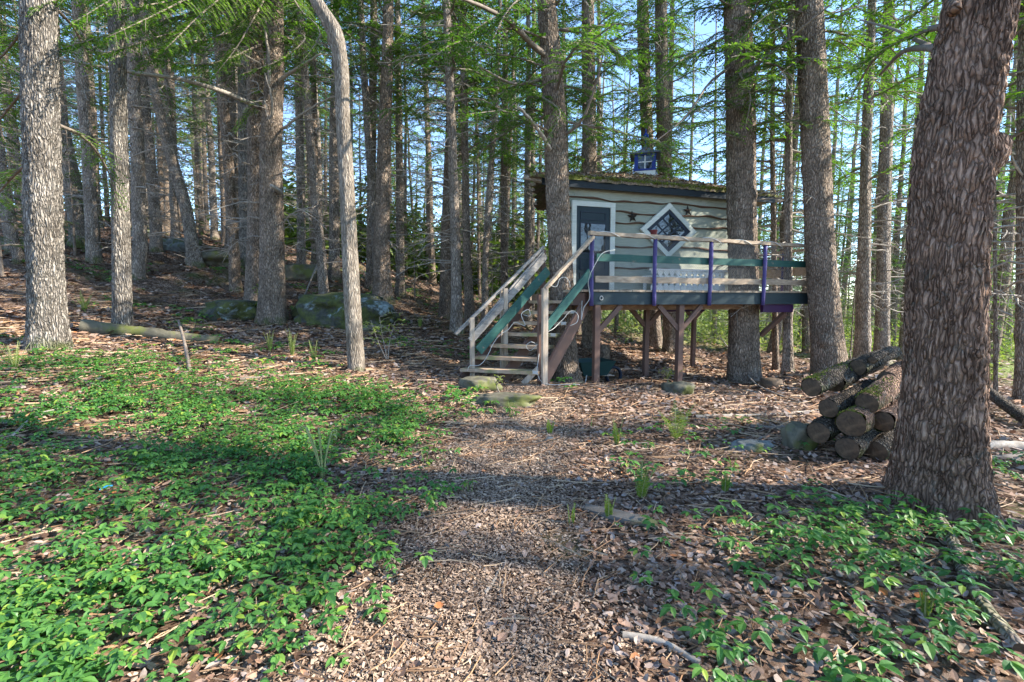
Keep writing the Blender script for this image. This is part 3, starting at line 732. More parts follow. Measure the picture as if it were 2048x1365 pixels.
# leafy boughs that hang into the top of the view
LB = [('I', [(540, -60, -1), (400, 20, -2.5), (250, 60, -3.8), (130, 95, -4.6)], .8),
      ('I', [(540, -90, -1), (420, -20, -2.6), (300, 10, -4), (170, 30, -4.8)], .9),
      ('I', [(530, -20, -.5), (470, 60, -1.5), (360, 95, -2.5), (280, 130, -3)], .7),
      ('I', [(560, -80, -.5), (420, -50, -2), (250, -20, -3.4), (120, 0, -4.2)], .9),
      ('I', [(520, 90, -.2), (450, 120, -1), (380, 130, -2), (300, 118, -2.8)], .6),
      ('I', [(575, 60, -.2), (610, 75, -.6), (560, 120, -1.2), (480, 150, -1.8)], .5),
      ('I', [(545, -120, -1), (440, -40, -2.8), (330, 20, -4.2), (215, 75, -5.0)], .85),
      ('I', [(545, -140, -1), (470, -30, -2.6), (390, 40, -3.8), (330, 100, -4.4)], .8),
      ('I', [(530, -60, -.8), (440, 30, -2.2), (330, 70, -3.4), (200, 110, -4.4)], .8),
      ('I', [(545, -160, -1.2), (380, -60, -3.4), (240, -10, -4.8), (140, 50, -5.4)], .9),
      ('I', [(550, -40, -.6), (500, 50, -1.8), (470, 100, -2.4), (430, 150, -2.8)], .6),
      ('I', [(560, -60, -.4), (600, 20, -1.4), (640, 70, -2.0), (600, 130, -2.4)], .5),
      ('I', [(540, -100, -1), (350, -70, -3), (200, -30, -4.4), (60, 20, -5.0)], .9),
      ('A', [(45, 60, .3), (15, 100, .8), (-40, 160, 1.2)], .6),
      ('A', [(48, 180, .3), (15, 220, .8), (-40, 290, 1.2)], .6),
      ('A', [(115, 250, .2), (160, 270, .6), (210, 330, 1.2), (240, 420, 1.6)], .5),
      ('U', [(1095, 20, -.2), (1040, 20, -.8), (980, 40, -1.2), (930, 75, -1.5)], .6),
      ('U', [(1100, -30, -.2), (1050, -10, -1), (1010, 30, -1.6), (985, 80, -1.9)], .6),
      ('U', [(1112, 200, .1), (1085, 195, -.3), (1120, 225, -.7), (1090, 290, -.9)], .35),
      ('U', [(1120, 60, 0), (1180, 70, -.4), (1240, 110, -.8), (1300, 160, -1)], .6),
      ('Y1', [(1480, 60, 0), (1420, 90, -.5), (1350, 130, -.9), (1280, 200, -1.2)], .6),
      ('Y1', [(1490, 160, 0), (1480, 150, -.6), (1500, 190, -.9), (1490, 260, -1.0)], .45),
      ('Y1', [(1500, 20, 0), (1560, 60, -.4), (1590, 120, -.6)], .5),
      ('Z', [(1630, 60, 0), (1690, 70, .4), (1750, 110, .8), (1800, 170, 1.2)], .6),
      ('Z', [(1600, 120, 0), (1560, 150, -.3), (1530, 200, -.5)], .5),
      ('AD', [(1895, 50, .2), (1800, 80, 1), (1740, 130, 1.6), (1700, 200, 2)], .5),
      ('A', [(50, 330, .3), (20, 360, .8), (-30, 420, 1.2)], .5),
      ('A', [(115, 20, .2), (150, 60, .6), (190, 150, 1.0)], .5)]
for k, p, tw in LB:
    limb(k, p, .028, .006, 'twig', 'leafy_branch', leafy=True, tw=tw, gap=.085, leaf=.06, bare=.08)

rq = random.Random(77)
for key, xx, n in (('I', 548, 5), ('I2', 510, 4), ('H2', 488, 3), ('H1', 460, 3), ('D', 268, 3), ('E', 300, 3), ('M', 774, 5), ('N', 747, 3), ('O', 796, 3), ('Q', 902, 4), ('P', 898, 4), ('R', 928, 3), ('U', 1100, 6),
                   ('V', 1177, 5), ('W', 1287, 5), ('X', 1325, 5), ('Y1', 1477, 6), ('Z', 1624, 6), ('AA', 1738, 4), ('AB', 1775, 4), ('AG', 1577, 4), ('L', 670, 3), ('AF', 2045, 4), ('S', 990, 2), ('T', 1010, 2)):
    Yk = TREES[key][1]; sc_ = 9.0 / Yk
    for i in range(n):
        y0 = rq.uniform(-60, 230); sg = rq.choice((-1, 1)); ln = rq.uniform(90, 190) * sc_; dz = rq.uniform(10, 80) * sc_; dd = rq.uniform(-1.2, .6)
        limb(key, [(xx, y0, 0), (xx + sg * ln * .4, y0 - 12 * sc_, dd * .4), (xx + sg * ln * .75, y0 + dz * .35, dd * .8), (xx + sg * ln, y0 + dz, dd)], .02, .005, 'twig', 'leafy_branch', leafy=True, n=10,
             tw=rq.uniform(.4, .65), gap=.10, leaf=.06 if Yk < 13 else .08, bare=.12)

# ------------------------------------------------------------------ background woods
def bg_trunk(seed):
    r = np.random.default_rng(seed)
    z = np.r_[-.3, 0, .15, .4, np.linspace(.9, 21, 22)]
    P = np.c_[np.cumsum(r.normal(0, .02, len(z))), np.cumsum(r.normal(0, .02, len(z))), z]
    P[:, 0] += r.normal(0, .02) * z; P[:, 1] += r.normal(0, .02) * z
    R = .17 * (1 - np.clip(z, 0, 21) / 24) ** .8
    V, Fs = trunk_surface(P, R, 12, flare=.35, seed=seed, knots=2)
    return P, V, Fs
BGT = []
for i in range(5):
    P, V, Fs = bg_trunk(50 + i)
    BGT.append((P, [raw_mesh('trunk', V, Fs, M[b], True) for b in ('bark_grey', 'bark_brown')]))
rb = np.random.default_rng(5)
fo, no = np.array((.951, .31)), np.array((-.31, .951)); P0 = np.array((1.44, 8.7))
placed = [(r.location.x, r.location.y) for r, _ in TREES.values()]
def bg_tree(x, y, s, kind, label, group, crown_z, far=True, dead=True, name='slender_tree'):
    z = h1(x, y)
    if label is None:
        u_ = x / y
        where = ('up the slope behind the two pale trunks' if u_ < -.75 else 'on the slope behind the twin hemlock' if u_ < -.45 else 'beyond the large boulder' if u_ < -.22
                 else 'behind the stair rails' if u_ < .1 else 'behind the cabin' if u_ < .38 else 'beyond the end of the deck' if u_ < .66 else 'beyond the woodpile and huge hemlock')
        label = '%s %s trunk %s%s' % ('stout' if s > 1.05 else 'slim' if s > .82 else 'very thin', ('grey', 'brown')[kind], 'deep in the woods ' if y > 30 else 'standing ', where)
    root = thing(name, label, 'tree', (x, y, z), group, rb.uniform(0, 6.28)); root.scale = (s, s, s)
    P, ms = BGT[rb.integers(5)]
    put('trunk', ms[kind], root)
    cm = (CROWNS_FAR if far else CROWNS)[rb.integers(4)]
    cx = [np.interp(crown_z, P[:, 2], P[:, k]) for k in range(2)]
    a = put('boughs', cm[1], root, (cx[0], cx[1], crown_z)); b = put('crown', cm[0], root, (cx[0], cx[1], crown_z))
    a.rotation_euler = b.rotation_euler = (0, 0, rb.uniform(0, 6.28)); a['kind'] = 'stuff'
    if dead:
        o = put('dead_branches', DEADS[rb.integers(4)], root, (0, 0, rb.uniform(.8, 2))); o['kind'] = 'stuff'
    placed.append((x, y))
    return root
n_bg = 0; tries = 0
while n_bg < 255 and tries < 12000:
    tries += 1
    y = rb.uniform(13, 52); x = rb.uniform(-1.15, 1.1) * y
    u = x / y
    if u > .12 and y > 17 and rb.random() > (.62 if u > .3 else .55): continue
    if u > .05 and y < 16.5: continue
    rel = np.array((x, y)) - P0; a, b = rel @ fo, rel @ no
    if -2 < a < 7 and -.8 < b < 5.2: continue
    if min((x - p[0]) ** 2 + (y - p[1]) ** 2 for p in placed) < (1.2 + y * .008) ** 2: continue
    left = u < .1
    bg_tree(x, y, rb.uniform(.5, .85) if rb.random() < .5 else rb.uniform(.7, 1.2), int(rb.random() < .5),
            None, 'trees of the dense woods' if left else 'trees at the edge of the field', rb.uniform(4.2, 7.5) if left else rb.uniform(1.6, 4.2))
    n_bg += 1
# trees just outside the view, on the sunny side and behind the photographer
for x, y in [(12.5, 4.6), (10.5, 2.4), (14.5, 1.0), (18, 3.4), (13, -1.6), (21, .5), (-3, -9), (2.5, -7.5), (6, -11), (-7, -12), (0, -14), (10, -8), (-11, -7), (4, -17), (-5, -18), (5.5, -6.5), (8, -14), (13, -12), (1, -10), (9, -5)]:
    bg_tree(x, y, rb.uniform(.66, .76), 1, 'tree of the sunny wood side beside the path' if y > -5 else 'tree of the woods facing the stairs', 'trees beside the path', rb.uniform(8, 10) if y > -5 else rb.uniform(3, 5), far=y < -5, dead=True)
# young hemlocks low among the trunks
YH = [(20, 500, 1.2, 'near the mossy stone beyond the thick pale trunk'), (150, 520, 1.15, 'between the two pale furrowed trunks'), (200, 500, 1.3, 'just left of the slim pale trunk'),
      (5, 560, 1.1, 'left of the thick pale trunk'), (610, 560, 1.0, 'behind the small mossy ledge'), (300, 470, .9, 'by the straight grey trunk on the slope'), (640, 555, .7, 'above the large boulder'),
      (830, 610, .8, 'on the slope right of the stout moss-footed trunk'), (1030, 655, .8, 'behind the stairs'), (350, 455, 1.0, 'behind the thin curved leaning trunk'), (985, 640, .7, 'behind the leaning stair rails'),
      (1985, 770, 1.0, 'beyond the slanting grey log'), (1935, 790, .8, 'right behind the huge hemlock'), (1700, 735, .7, 'behind the woodpile'), (1460, 700, .9, 'in the shade behind the deck')]
for px, py, s, where in YH:
    g = ground_at(px, py - 8)
    q = thing('young_hemlock', 'low young hemlock with feathery boughs ' + where, 'sapling', (g[0], g[1], h1(g[0], g[1])), 'young hemlocks under the tall trees', rb.uniform(0, 6))
    q.scale = (s, s, s)
    MB().add(tube(np.array([(0, 0, -.2), (0.02, 0, 1.5), (0, .03, 3.6)]), (.035, .025, .005), 6, False)).build('trunk', M['twig']).parent = q
    k = rb.integers(2)
    put('boughs', CROWN_SMALL[k][1], q, (0, 0, .4))['kind'] = 'stuff'; put('crown', CROWN_SMALL[k][0], q, (0, 0, .4))

# far woods and the sunny brush at the edge of the field: masses nobody could count
def foliage_mass(name, n, fx, size, mat, seed):
    r = np.random.default_rng(seed)
    C = fx(r, n)
    D = norm(r.normal(0, 1, (len(C), 3)) * (1, 1, .5)); S = norm(np.cross(D, norm(r.normal(0, .5, (len(C), 3)) + (0, 0, 1))))
    L = size * r.uniform(.6, 1.5, len(C))
    V, Fs = leaves_mesh(C, D, S, L, L * .38)
    o = put(name, raw_mesh(name, V, Fs, M[mat])); o['kind'] = 'stuff'; return o
def fx_far(r, n):
    k = 700; u = r.uniform(-1.4, 1.35, k); y = r.uniform(46, 85, k)
    top = np.where(u < .1, r.uniform(9, 18, k), r.uniform(5, 14, k))
    low = np.arange(k) < 240
    u = np.where(low, r.uniform(-.5, .14, k), u); y = np.where(low, r.uniform(27, 46, k), y); top = np.where(low, r.uniform(1.5, 5, k), top)
    x = u * y
    z0 = H(x, y); i = r.integers(0, k, n)
    f = r.random(n) ** 1.1
    rad = (1.1 - f) * 2.6 + .3
    q = r.normal(0, 1, (n, 2)) * rad[:, None] * .6
    return np.c_[x[i] + q[:, 0], y[i] + q[:, 1], z0[i] + f * top[i] + r.normal(0, .2, n)]
tag(foliage_mass('far_woods', 115000, fx_far, .45, 'needles_far', 3), 'far green woods fading behind the nearer trunks', 'woods')
def fx_brush(r, n):
    k = 420; u = r.uniform(.14, 1.3, k); y = r.uniform(18, 44, k); x = u * y
    z0 = H(x, y); i = r.integers(0, k, n)
    hgt = r.uniform(.5, 2.6, k) * np.clip(y / 24, .8, 2.2)
    q = r.normal(0, .55, (n, 2))
    return np.c_[x[i] + q[:, 0], y[i] + q[:, 1], z0[i] + r.random(n) * hgt[i]]
tag(foliage_mass('field_brush', 60000, fx_brush, .14, 'brush', 4), 'sunny yellow-green brush at the edge of the field', 'brush')

# ------------------------------------------------------------------ the tree house
FO = np.array((.951, .31, 0.)); NO = np.array((-.31, .951, 0.)); FO /= np.linalg.norm(FO); NO /= np.linalg.norm(NO); O3 = np.array((P0[0], P0[1], 0))
UP = np.array((0, 0, 1.))
def D(a, b, z):
    return O3 + FO * a + NO * b + UP * z
def Dh(a, b, z):
    return D(a + (b - 1.27) * .42, b, z)
def on_b(px, py, b):
    """where the ray of a pixel meets the upright plane b = const of the house: (a, z)"""
    d = ray(px, py); o = np.array((0, 0, CAM_Z))
    t = (b - (o - O3) @ NO) / (d @ NO)
    p = o + d * t
    return float((p - O3) @ FO), float(p[2])
def dbox(a0, a1, b0, b1, z0, z1):
    return box8([D(a0, b0, z0), D(a1, b0, z0), D(a1, b1, z0), D(a0, b1, z0), D(a0, b0, z1), D(a1, b0, z1), D(a1, b1, z1), D(a0, b1, z1)])
ZD = 1.68                                  # deck level
A1 = 5.28                                  # right end of the deck
th = thing('tree_house', 'grey-green cabin with mossy roof on a raised railed deck among the trees', 'tree house', D(2.5, 1.5, h1(*D(2.5, 1.5, 0)[:2])))
def part(name, vf, m, parent=th, smooth=False):
    return MB().add(vf).build(name, M[m] if isinstance(m, str) else [M[k] for k in m], parent, smooth)
# deck boards (run front to back), rim boards, joists, posts
hole = TREES['Y1'][0].location; hr = np.array((hole.x, hole.y, 0)) - O3; ha, hb = hr @ FO, hr @ NO
ut = TREES['U'][0].location; ur = np.array((ut.x, ut.y, 0)) - O3; ua, ub = ur @ FO, ur @ NO
k = 0; a = -.02
while a < A1:
    w = .138; gaps = [(-.03, 1.47)]
    if abs(a + w / 2 - ha) < .52: gaps = [(-.03, hb - .5), (hb + .5, 1.47)]
    for b0, b1 in gaps:
        if b1 - b0 < .1: continue
        part('deck_board', dbox(a, a + w - .008, b0, b1, ZD - .035 + random.uniform(-.003, .003), ZD + random.uniform(-.002, .003)), 'old_board')
    a += w
part('rim_board', dbox(-.03, A1 - .02, 0, .04, ZD - .27, ZD - .039), 'dark_paint')
part('rim_board', dbox(A1 - .04, A1, .045, 1.5, ZD - .25, ZD - .04), 'dark_paint')
part('rim_board', dbox(-.03, .01, .045, 1.5, ZD - .25, ZD - .04), 'brown_stain')
for i in range(12):
    aa = .3 + i * .42
    if abs(aa - ha) < .5: continue
    part('joist', dbox(aa, aa + .045, .045, 3.9, ZD - .2, ZD - .04), 'joist')
part('floor', dbox(.5, 4.8, 1.55, 3.6, ZD - .036, ZD - .004), 'joist')
part('beam', dbox(.1, A1 - .2, .45, .54, ZD - .38, ZD - .205), 'joist')
part('beam', dbox(0.1, 4.6, 2.2, 2.3, ZD - .40, ZD - .21), 'joist')
part('beam', dbox(2.3, 3.4, 1.15, 1.22, ZD - .44, ZD - .22), 'plum')
part('beam', dbox(3.95, 4.75, .06, .14, ZD - .44, ZD - .275), 'plum')
def post(px, pyb, b, w=.1, top=ZD - .28, m='brown_stain', lean=0):
    a, _ = on_b(px, 640, b)
    p = D(a, b, 0); z = h1(p[0], p[1])
    part('support_post', beam((p[0], p[1], z - .1), (p[0] + lean, p[1], top), w, w, FO), m)
    return a
a1 = post(1193, 772, .06, .105)
a2 = post(1360, 760, .10, .11)
a3 = post(1293, 755, 1.15, .1, ZD - .2)
a4 = post(1388, 742, 2.25, .09, ZD - .4)
a5 = post(1465, 742, 2.25, .09, ZD - .4)
for aa, b, s_, hgt in ((a1, .06, 1, .48), (a2, .10, -1, .48), (a2, .10, 1, .48), (a3, 1.15, -1, .5), (a3, 1.15, 1, .5), (a4, 2.25, -1, .4), (a4, 2.25, 1, .4)):
    zt = ZD - (.28 if b < .5 else .24)
    part('brace', beam(D(aa + s_ * .03, b, zt - hgt), D(aa + s_ * (hgt + .02), b, zt), .05, .09, NO), 'brown_stain')
ab = on_b(1518, 680, -.0)[0]
part('brace', beam(D(ha + .3, hb - .12, .72), D(on_b(1572, 632, .1)[0], .12, ZD - .46), .08, .09, NO), 'brown_stain')
# railings
posts_px = [1184, 1310, 1421, 1529]
pa = [on_b(p, 540, -.045)[0] for p in posts_px] + [A1 + .02]
for i, aa in enumerate(pa):
    lean = random.uniform(-.012, .012)
    P_ = np.array([D(aa, -.042, ZD - .29), D(aa + lean, -.045, ZD + .35), D(aa + lean * .4, -.042, ZD + .97 - .02 * i)])
    part('railing_post', tube(smooth_path(P_, 8), .037 + rng.normal(0, .0015, 8), 10, True, .08), 'purple', smooth=True)
def rail(p, q, w, h, m, name='rail', n=14, wob=.012):
    """a rough-edged board or pole"""
    p = np.asarray(p, float); q = np.asarray(q, float)
    t = np.linspace(0, 1, n)[:, None]; c = p + (q - p) * t
    d = unit(q - p); s_ = unit(np.cross(d, UP)); u_ = np.cross(s_, d)
    V = []
    for i in range(n):
        j = random.uniform(-wob, wob); j2 = random.uniform(-wob, wob)
        V += [c[i] - s_ * w / 2 - u_ * (h / 2 + j), c[i] + s_ * w / 2 - u_ * (h / 2 + j), c[i] + s_ * w / 2 + u_ * (h / 2 + j2), c[i] - s_ * w / 2 + u_ * (h / 2 + j2)]
    F = []
    for i in range(n - 1):
        for e in range(4):
            F.append((i * 4 + e, i * 4 + (e + 1) % 4, i * 4 + 4 + (e + 1) % 4, i * 4 + 4 + e))
    F += [(3, 2, 1, 0), (n * 4 - 4, n * 4 - 3, n * 4 - 2, n * 4 - 1)]
    return np.array(V), [np.array(F)]
ZR = ZD + .965
part('handrail', rail(D(pa[0] - .06, -.04, ZR + .02), D(A1 + .08, -.04, ZR - .035), .10, .065, 'old_board', n=30, wob=.008), 'old_board')
part('rail_board', rail(D(.08, .02, ZD + .575), D(A1, .02, ZD + .555), .03, .13, '', n=24, wob=.006), 'green_paint')
part('rail_board', rail(D(.06, .018, ZD + .19), D(A1, .018, ZD + .175), .03, .115, '', n=24, wob=.008), 'old_board')
# side railing at the far end
part('handrail', rail(D(A1 - .02, 0, ZR - .06), D(A1 - .12, 2.0, ZR - .10), .06, .06, '', wob=.006), 'old_board')
part('rail_board', rail(D(A1 - .02, .05, ZD + .44), D(A1 - .1, 2.0, ZD + .42), .03, .19, '', wob=.006), 'old_board')
part('railing_post', tube(np.array([D(A1 - .05, .8, ZD - .2), D(A1 - .05, .8, ZD + .9)]), .042, 10), 'purple', smooth=True)
part('railing_post', tube(np.array([D(A1 - .08, 1.9, ZD - .2), D(A1 - .08, 1.9, ZD + .9)]), .042, 10), 'purple', smooth=True)
# wire netting stretched behind the rails
mb = MB(); st = .052
zl, zh = ZD + .01, ZR - .06
span = A1 - .06; Hh = zh - zl
def wires(sg):
    out = []
    for i in range(int((span + Hh) / st) + 1):
        a0 = i * st - (Hh if sg > 0 else 0)
        p, q = (a0, 0.), (a0 + sg * Hh, Hh)
        # clip to the field
        (x0, y0), (x1, y1) = p, q
        def cl(x, xa, ya, xb, yb): return ya + (yb - ya) * (x - xa) / (xb - xa)
        if sg > 0:
            if x0 < 0: y0 = cl(0, *p, *q); x0 = 0
            if x1 > span: y1 = cl(span, *p, *q); x1 = span
        else:
            if x0 > span: y0 = cl(span, *p, *q); x0 = span
            if x1 < 0: y1 = cl(0, *p, *q); x1 = 0
        if abs(x1 - x0) < .01 or y1 <= y0: continue
        out.append(((x0, y0), (x1, y1)))
    return out
for sg in (1, -1):
    for (x0, y0), (x1, y1) in wires(sg):
        if x0 > span or x0 < -1e-6 and x1 < 0: continue
        mb.add(beam(D(.05 + x0, .04 + .002 * sg, zl + y0), D(.05 + x1, .04 + .002 * sg, zl + y1), .0018, .0018))
wn_ = mb.build('wire_netting', M['wire'], th); wn_['kind'] = 'stuff'
part('ring_bolt', tube(np.array([D(.175 + .032 * math.cos(t), -.012, ZD - .15 + .036 * math.sin(t)) for t in np.linspace(0, 6.283, 17)]), .008, 6, False), 'steel', smooth=True)

# cabin body
BW = 1.47                                  # front wall plane
AL, AR = .10, 4.72
ZW = 3.90
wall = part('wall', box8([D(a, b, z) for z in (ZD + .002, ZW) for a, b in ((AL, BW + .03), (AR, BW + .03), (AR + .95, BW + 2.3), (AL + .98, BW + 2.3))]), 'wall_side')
zb = ZD; nb_ = 10; hb_ = (ZW - ZD) / 9.3
def wave(x, ph):
    return .018 * math.sin(x * 2.3 + ph) + .011 * math.sin(x * 5.7 + ph * 2.1) + .006 * math.sin(x * 11 + ph * 3)
for i in range(nb_):
    z0 = ZD + .008 + i * hb_; z1 = z0 + hb_ + .02; ph = i * 1.73
    xs = np.arange(AL, AR + .001, .055); V = []
    for x in xs:
        zz = z0 + (wave(x, ph) if i else 0)
        V += [D(x, BW + .012, min(z1, ZW + .05)), D(x, BW - .026, zz + .024 + .01 * math.sin(x * 9 + ph)), D(x, BW - .036, zz + .004), D(x, BW - .024, zz - .008), D(x, BW + .028, zz - .004)]
    n = len(xs); F = []; mi = []
    for c in range(n - 1):
        for r_ in range(4):
            F.append((c * 5 + r_, c * 5 + r_ + 1, c * 5 + 6 + r_, c * 5 + 5 + r_)); mi.append(0 if r_ == 0 else 1)
    me = raw_mesh('siding_board', np.array(V) - wloc(wall), [np.array(F)], [M['siding'], M['live_edge']], False, mi)
    put('siding_board', me, wall)
# door
def door_rect(pxl, pxr, pyt, b):
    al, zt = on_b(pxl, pyt, b); ar, _ = on_b(pxr, pyt + 3, b); return al, ar, zt
al, ar, zt = door_rect(1152, 1220, 412, BW - .045)
dr = part('door', dbox(al, ar, BW - .055, BW - .028, ZD + .02, zt), 'door_paint')
W_ = ar - al
part('door_frame', dbox(al - .10, al, BW - .085, BW - .028, ZD + .004, zt + .10), 'white_trim', dr)
part('door_frame', dbox(ar, ar + .11, BW - .085, BW - .028, ZD + .004, zt + .10), 'white_trim', dr)
part('door_frame', dbox(al + .002, ar - .002, BW - .083, BW - .028, zt, zt + .10), 'white_trim', dr)
def panel(x0, x1, z0, z1):
    mb = MB()
    for q in ((x0, x1, z0, z0 + .018), (x0, x1, z1 - .018, z1)): mb.add(dbox(q[0], q[1], BW - .068, BW - .054, q[2], q[3]))
    for q in ((x0, x0 + .018), (x1 - .018, x1)): mb.add(dbox(q[0], q[1], BW - .067, BW - .054, z0 + .018, z1 - .018))
    mb.build('door_panel', M['sash_paint'], dr)
Hd = zt - ZD
panel(al + .1, ar - .1, ZD + Hd * .84, ZD + Hd * .94)
panel(al + .1, ar - .1, ZD + Hd * .26, ZD + Hd * .40)
panel(al + .1, ar - .1, ZD + Hd * .05, ZD + Hd * .22)
part('glass', dbox(al + .11, ar - .11, BW - .06, BW - .0545, ZD + Hd * .46, ZD + Hd * .80), 'glass', dr)
for z0, z1 in ((.445, .46), (.80, .815)): part('glazing_bead', dbox(al + .095, ar - .095, BW - .07, BW - .0545, ZD + Hd * z0, ZD + Hd * z1), 'sash_paint', dr)
for x0 in (al + .093, ar - .108): part('glazing_bead', dbox(x0, x0 + .015, BW - .069, BW - .0545, ZD + Hd * .461, ZD + Hd * .799), 'sash_paint', dr)
hk = part('door_handle', tube(np.array([D(ar - .05, BW - .055, ZD + Hd * .43), D(ar - .05, BW - .1, ZD + Hd * .43), D(ar - .09, BW - .11, ZD + Hd * .43)]), .012, 8), 'steel', dr)
# diamond window
ca, cz = on_b(1336, 462, BW - .04)
ra = abs(on_b(1391, 460, BW - .04)[0] - ca); rz = .60
ra = max(.55, ra)
def rot(u, v, b):                           # u,v along the two diamond edge directions, each in -1..1
    return D(ca + (u - v) * ra / 2, b, cz + (u + v) * rz / 2)
def bar(u0, v0, u1, v1, b0, b1):
    return box8([rot(u0, v0, b0), rot(u1, v0, b0), rot(u1, v0, b1), rot(u0, v0, b1), rot(u0, v1, b0), rot(u1, v1, b0), rot(u1, v1, b1), rot(u0, v1, b1)])
win = part('window', bar(-.78, -.78, .78, .78, BW - .045, BW - .028), 'sash_paint')
for q in ((-1, -1, 1, -.78), (-1, .78, 1, 1)): part('window_frame', bar(*q, BW - .085, BW - .028), 'white_trim', win)
for q in ((-1, -.778, -.78, .778), (.78, -.778, 1, .778)): part('window_frame', bar(*q, BW - .084, BW - .028), 'white_trim', win)
for q in ((-.779, -.779, .779, -.62), (-.779, .62, .779, .779)): part('sash', bar(*q, BW - .07, BW - .045), 'sash_paint', win)
for q in ((-.779, -.619, -.62, .619), (.62, -.619, .779, .619)): part('sash', bar(*q, BW - .069, BW - .045), 'sash_paint', win)
for c in (-.21, .21):
    part('muntin', bar(c - .035, -.619, c + .035, .619, BW - .064, BW - .05), 'sash_paint', win)
    part('muntin', bar(-.619, c - .035, .619, c + .035, BW - .066, BW - .05), 'sash_paint', win)
for iu in range(3):
    for iv in range(3):
        c0, c1 = -.62 + iu * .4133, -.62 + iv * .4133
        part('pane', bar(c0 + .01, c1 + .01, c0 + .40, c1 + .40, BW - .0545 - random.uniform(0, .002), BW - .046), 'glass', win)
# fascia and roof
BE = 1.27
aL = on_b(1062, 352, BE)[0]; aR = on_b(1560, 398, BE)[0]
ZE = 3.93
part('fascia_board', dbox(aL + .25, aR - .12, BE + .02, BE + .06, ZE - .16, ZE - .005), 'fascia_paint')
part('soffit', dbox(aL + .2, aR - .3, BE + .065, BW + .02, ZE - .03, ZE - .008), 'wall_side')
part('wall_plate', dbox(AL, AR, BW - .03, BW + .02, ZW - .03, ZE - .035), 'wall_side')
SH = (2.75 - BE) * .42; aA = on_b(1290, 345, 2.75)[0] - SH; zA = on_b(1290, 346, 2.75)[1]
aB = on_b(1150, 345, 2.75)[0] - SH; zB = on_b(1150, 346, 2.75)[1]
nx, ny = 70, 26; bE2 = 4.5
def roof_z(a, b):
    front = (b - BE) / (2.75 - BE); back = (bE2 - b) / (bE2 - 2.75)
    rise = min(front, back, (aR - a) / (aR - aA), 1)
    left = (a - aL) / (aB - aL)
    rise = min(rise, left)
    zt = zB + (zA - zB) * min(1, max(0, (a - aB) / (aA - aB)))
    return ZE + .03 + max(0, rise) * (zt - ZE - .03)
V = []
for j in range(ny):
    for i in range(nx):
        a = aL + (aR - aL) * i / (nx - 1); b = BE + (bE2 - BE) * j / (ny - 1)
        jit = .02 if (0 < i < nx - 1) else .09
        aa = a + random.uniform(-jit, jit); bb = b + (random.uniform(-.035, .02) if j == 0 else 0)
        V.append(Dh(aa, bb, roof_z(a, b) + random.uniform(-.012, .016)))
nt_ = len(V)
V += [v - UP * .06 for v in V]
ix = np.arange(nt_).reshape(ny, nx)
Fq = np.stack([ix[:-1, :-1], ix[:-1, 1:], ix[1:, 1:], ix[1:, :-1]], -1).reshape(-1, 4)
Fl = Fq[:, ::-1] + nt_
edge = np.r_[ix[0], ix[1:, -1], ix[-1, -2::-1], ix[-2:0:-1, 0]]
e2 = np.roll(edge, -1)
Fe = np.stack([edge + nt_, e2 + nt_, e2, edge], -1)
roof = part('roof', (np.array(V), [Fq, Fl, Fe]), 'roof')
# moss and needle litter on the roof
r_ = np.random.default_rng(21); n = 5000
aa = aL + .1 + (aR - aL - .2) * r_.random(n); bb = BE + (2.9 - BE) * r_.random(n)
C = np.array([Dh(x, y, roof_z(x, y) + .012) for x, y in zip(aa, bb)])
Dd = norm(r_.normal(0, 1, (n, 3)) * (1, 1, .25)); Sd = norm(np.cross(Dd, norm(r_.normal(0, .4, (n, 3)) + (0, 0, 1))))
L = r_.uniform(.03, .08, n)
o = MB().add(leaves_mesh(C, Dd, Sd, L, L * .5)).build('fallen_leaves', M['leaf_litter'], roof); o['kind'] = 'stuff'
n = 3800
aa = aL + .35 + (aR - aL - .7) * r_.random(n) ; bb = BE - .03 + np.abs(r_.normal(0, .11, n))
C = np.array([Dh(x, y, roof_z(x, max(y, BE)) - .025 + random.random() * .04) for x, y in zip(aa, bb)])
Dd = norm(r_.normal(0, .6, (n, 3)) + (0, 0, .7)); Sd = norm(np.cross(Dd, r_.normal(0, 1, (n, 3))))
L = r_.uniform(.02, .06, n)
o = MB().add(leaves_mesh(C, Dd, Sd, L, L * .6)).build('moss', M['moss'], roof); o['kind'] = 'stuff'
# ragged log ends under the roof corners
part('rafter_log', tube(smooth_path([D(aL - .1, BE + .12, ZE - .02), D(aL + .5, BE + .15, ZE - .06), D(aL + 1.2, BE + .3, ZE - .04)], 9), (.05, .06, .07, .06, .065, .06, .06, .06, .055), 9, True, .3), 'dead_wood')
part('rafter_log', tube(smooth_path([D(aR + .12, BE + .1, ZE - .07), D(aR - .4, BE + .15, ZE - .03), D(aR - 1, BE + .3, ZE - .04)], 9), .06, 9, True, .3), 'dead_wood')
# cupola (turned a little so that two faces show)
cup = Dh(aA, 2.75, zA - .05); k_ = 12.3 / F_PX
cu = unit(np.array((.96, -.28, 0))); cv = np.array((-cu[1], cu[0], 0))
def cbox(u0, u1, v0, v1, z0, z1):
    return box8([cup + cu * u + cv * v + UP * z for z in (z0, z1) for u, v in ((u0, v0), (u1, v0), (u1, v1), (u0, v1))])
hw = .25
cp = part('cupola', cbox(-hw, hw, -hw, hw, -.2, .04), 'white_paint')
for su in (-1, 1):
    for sv in (-1, 1):
        part('corner_post', cbox(su * (hw - .045) - .045, su * (hw - .045) + .045, sv * (hw - .045) - .045, sv * (hw - .045) + .045, .041, .44), 'blue_paint', cp)
part('sill', cbox(-hw - .015, hw + .015, -hw - .015, hw + .015, .042, .085), 'blue_paint', cp)
part('head', cbox(-hw - .015, hw + .015, -hw - .015, hw + .015, .40, .445), 'blue_paint', cp)
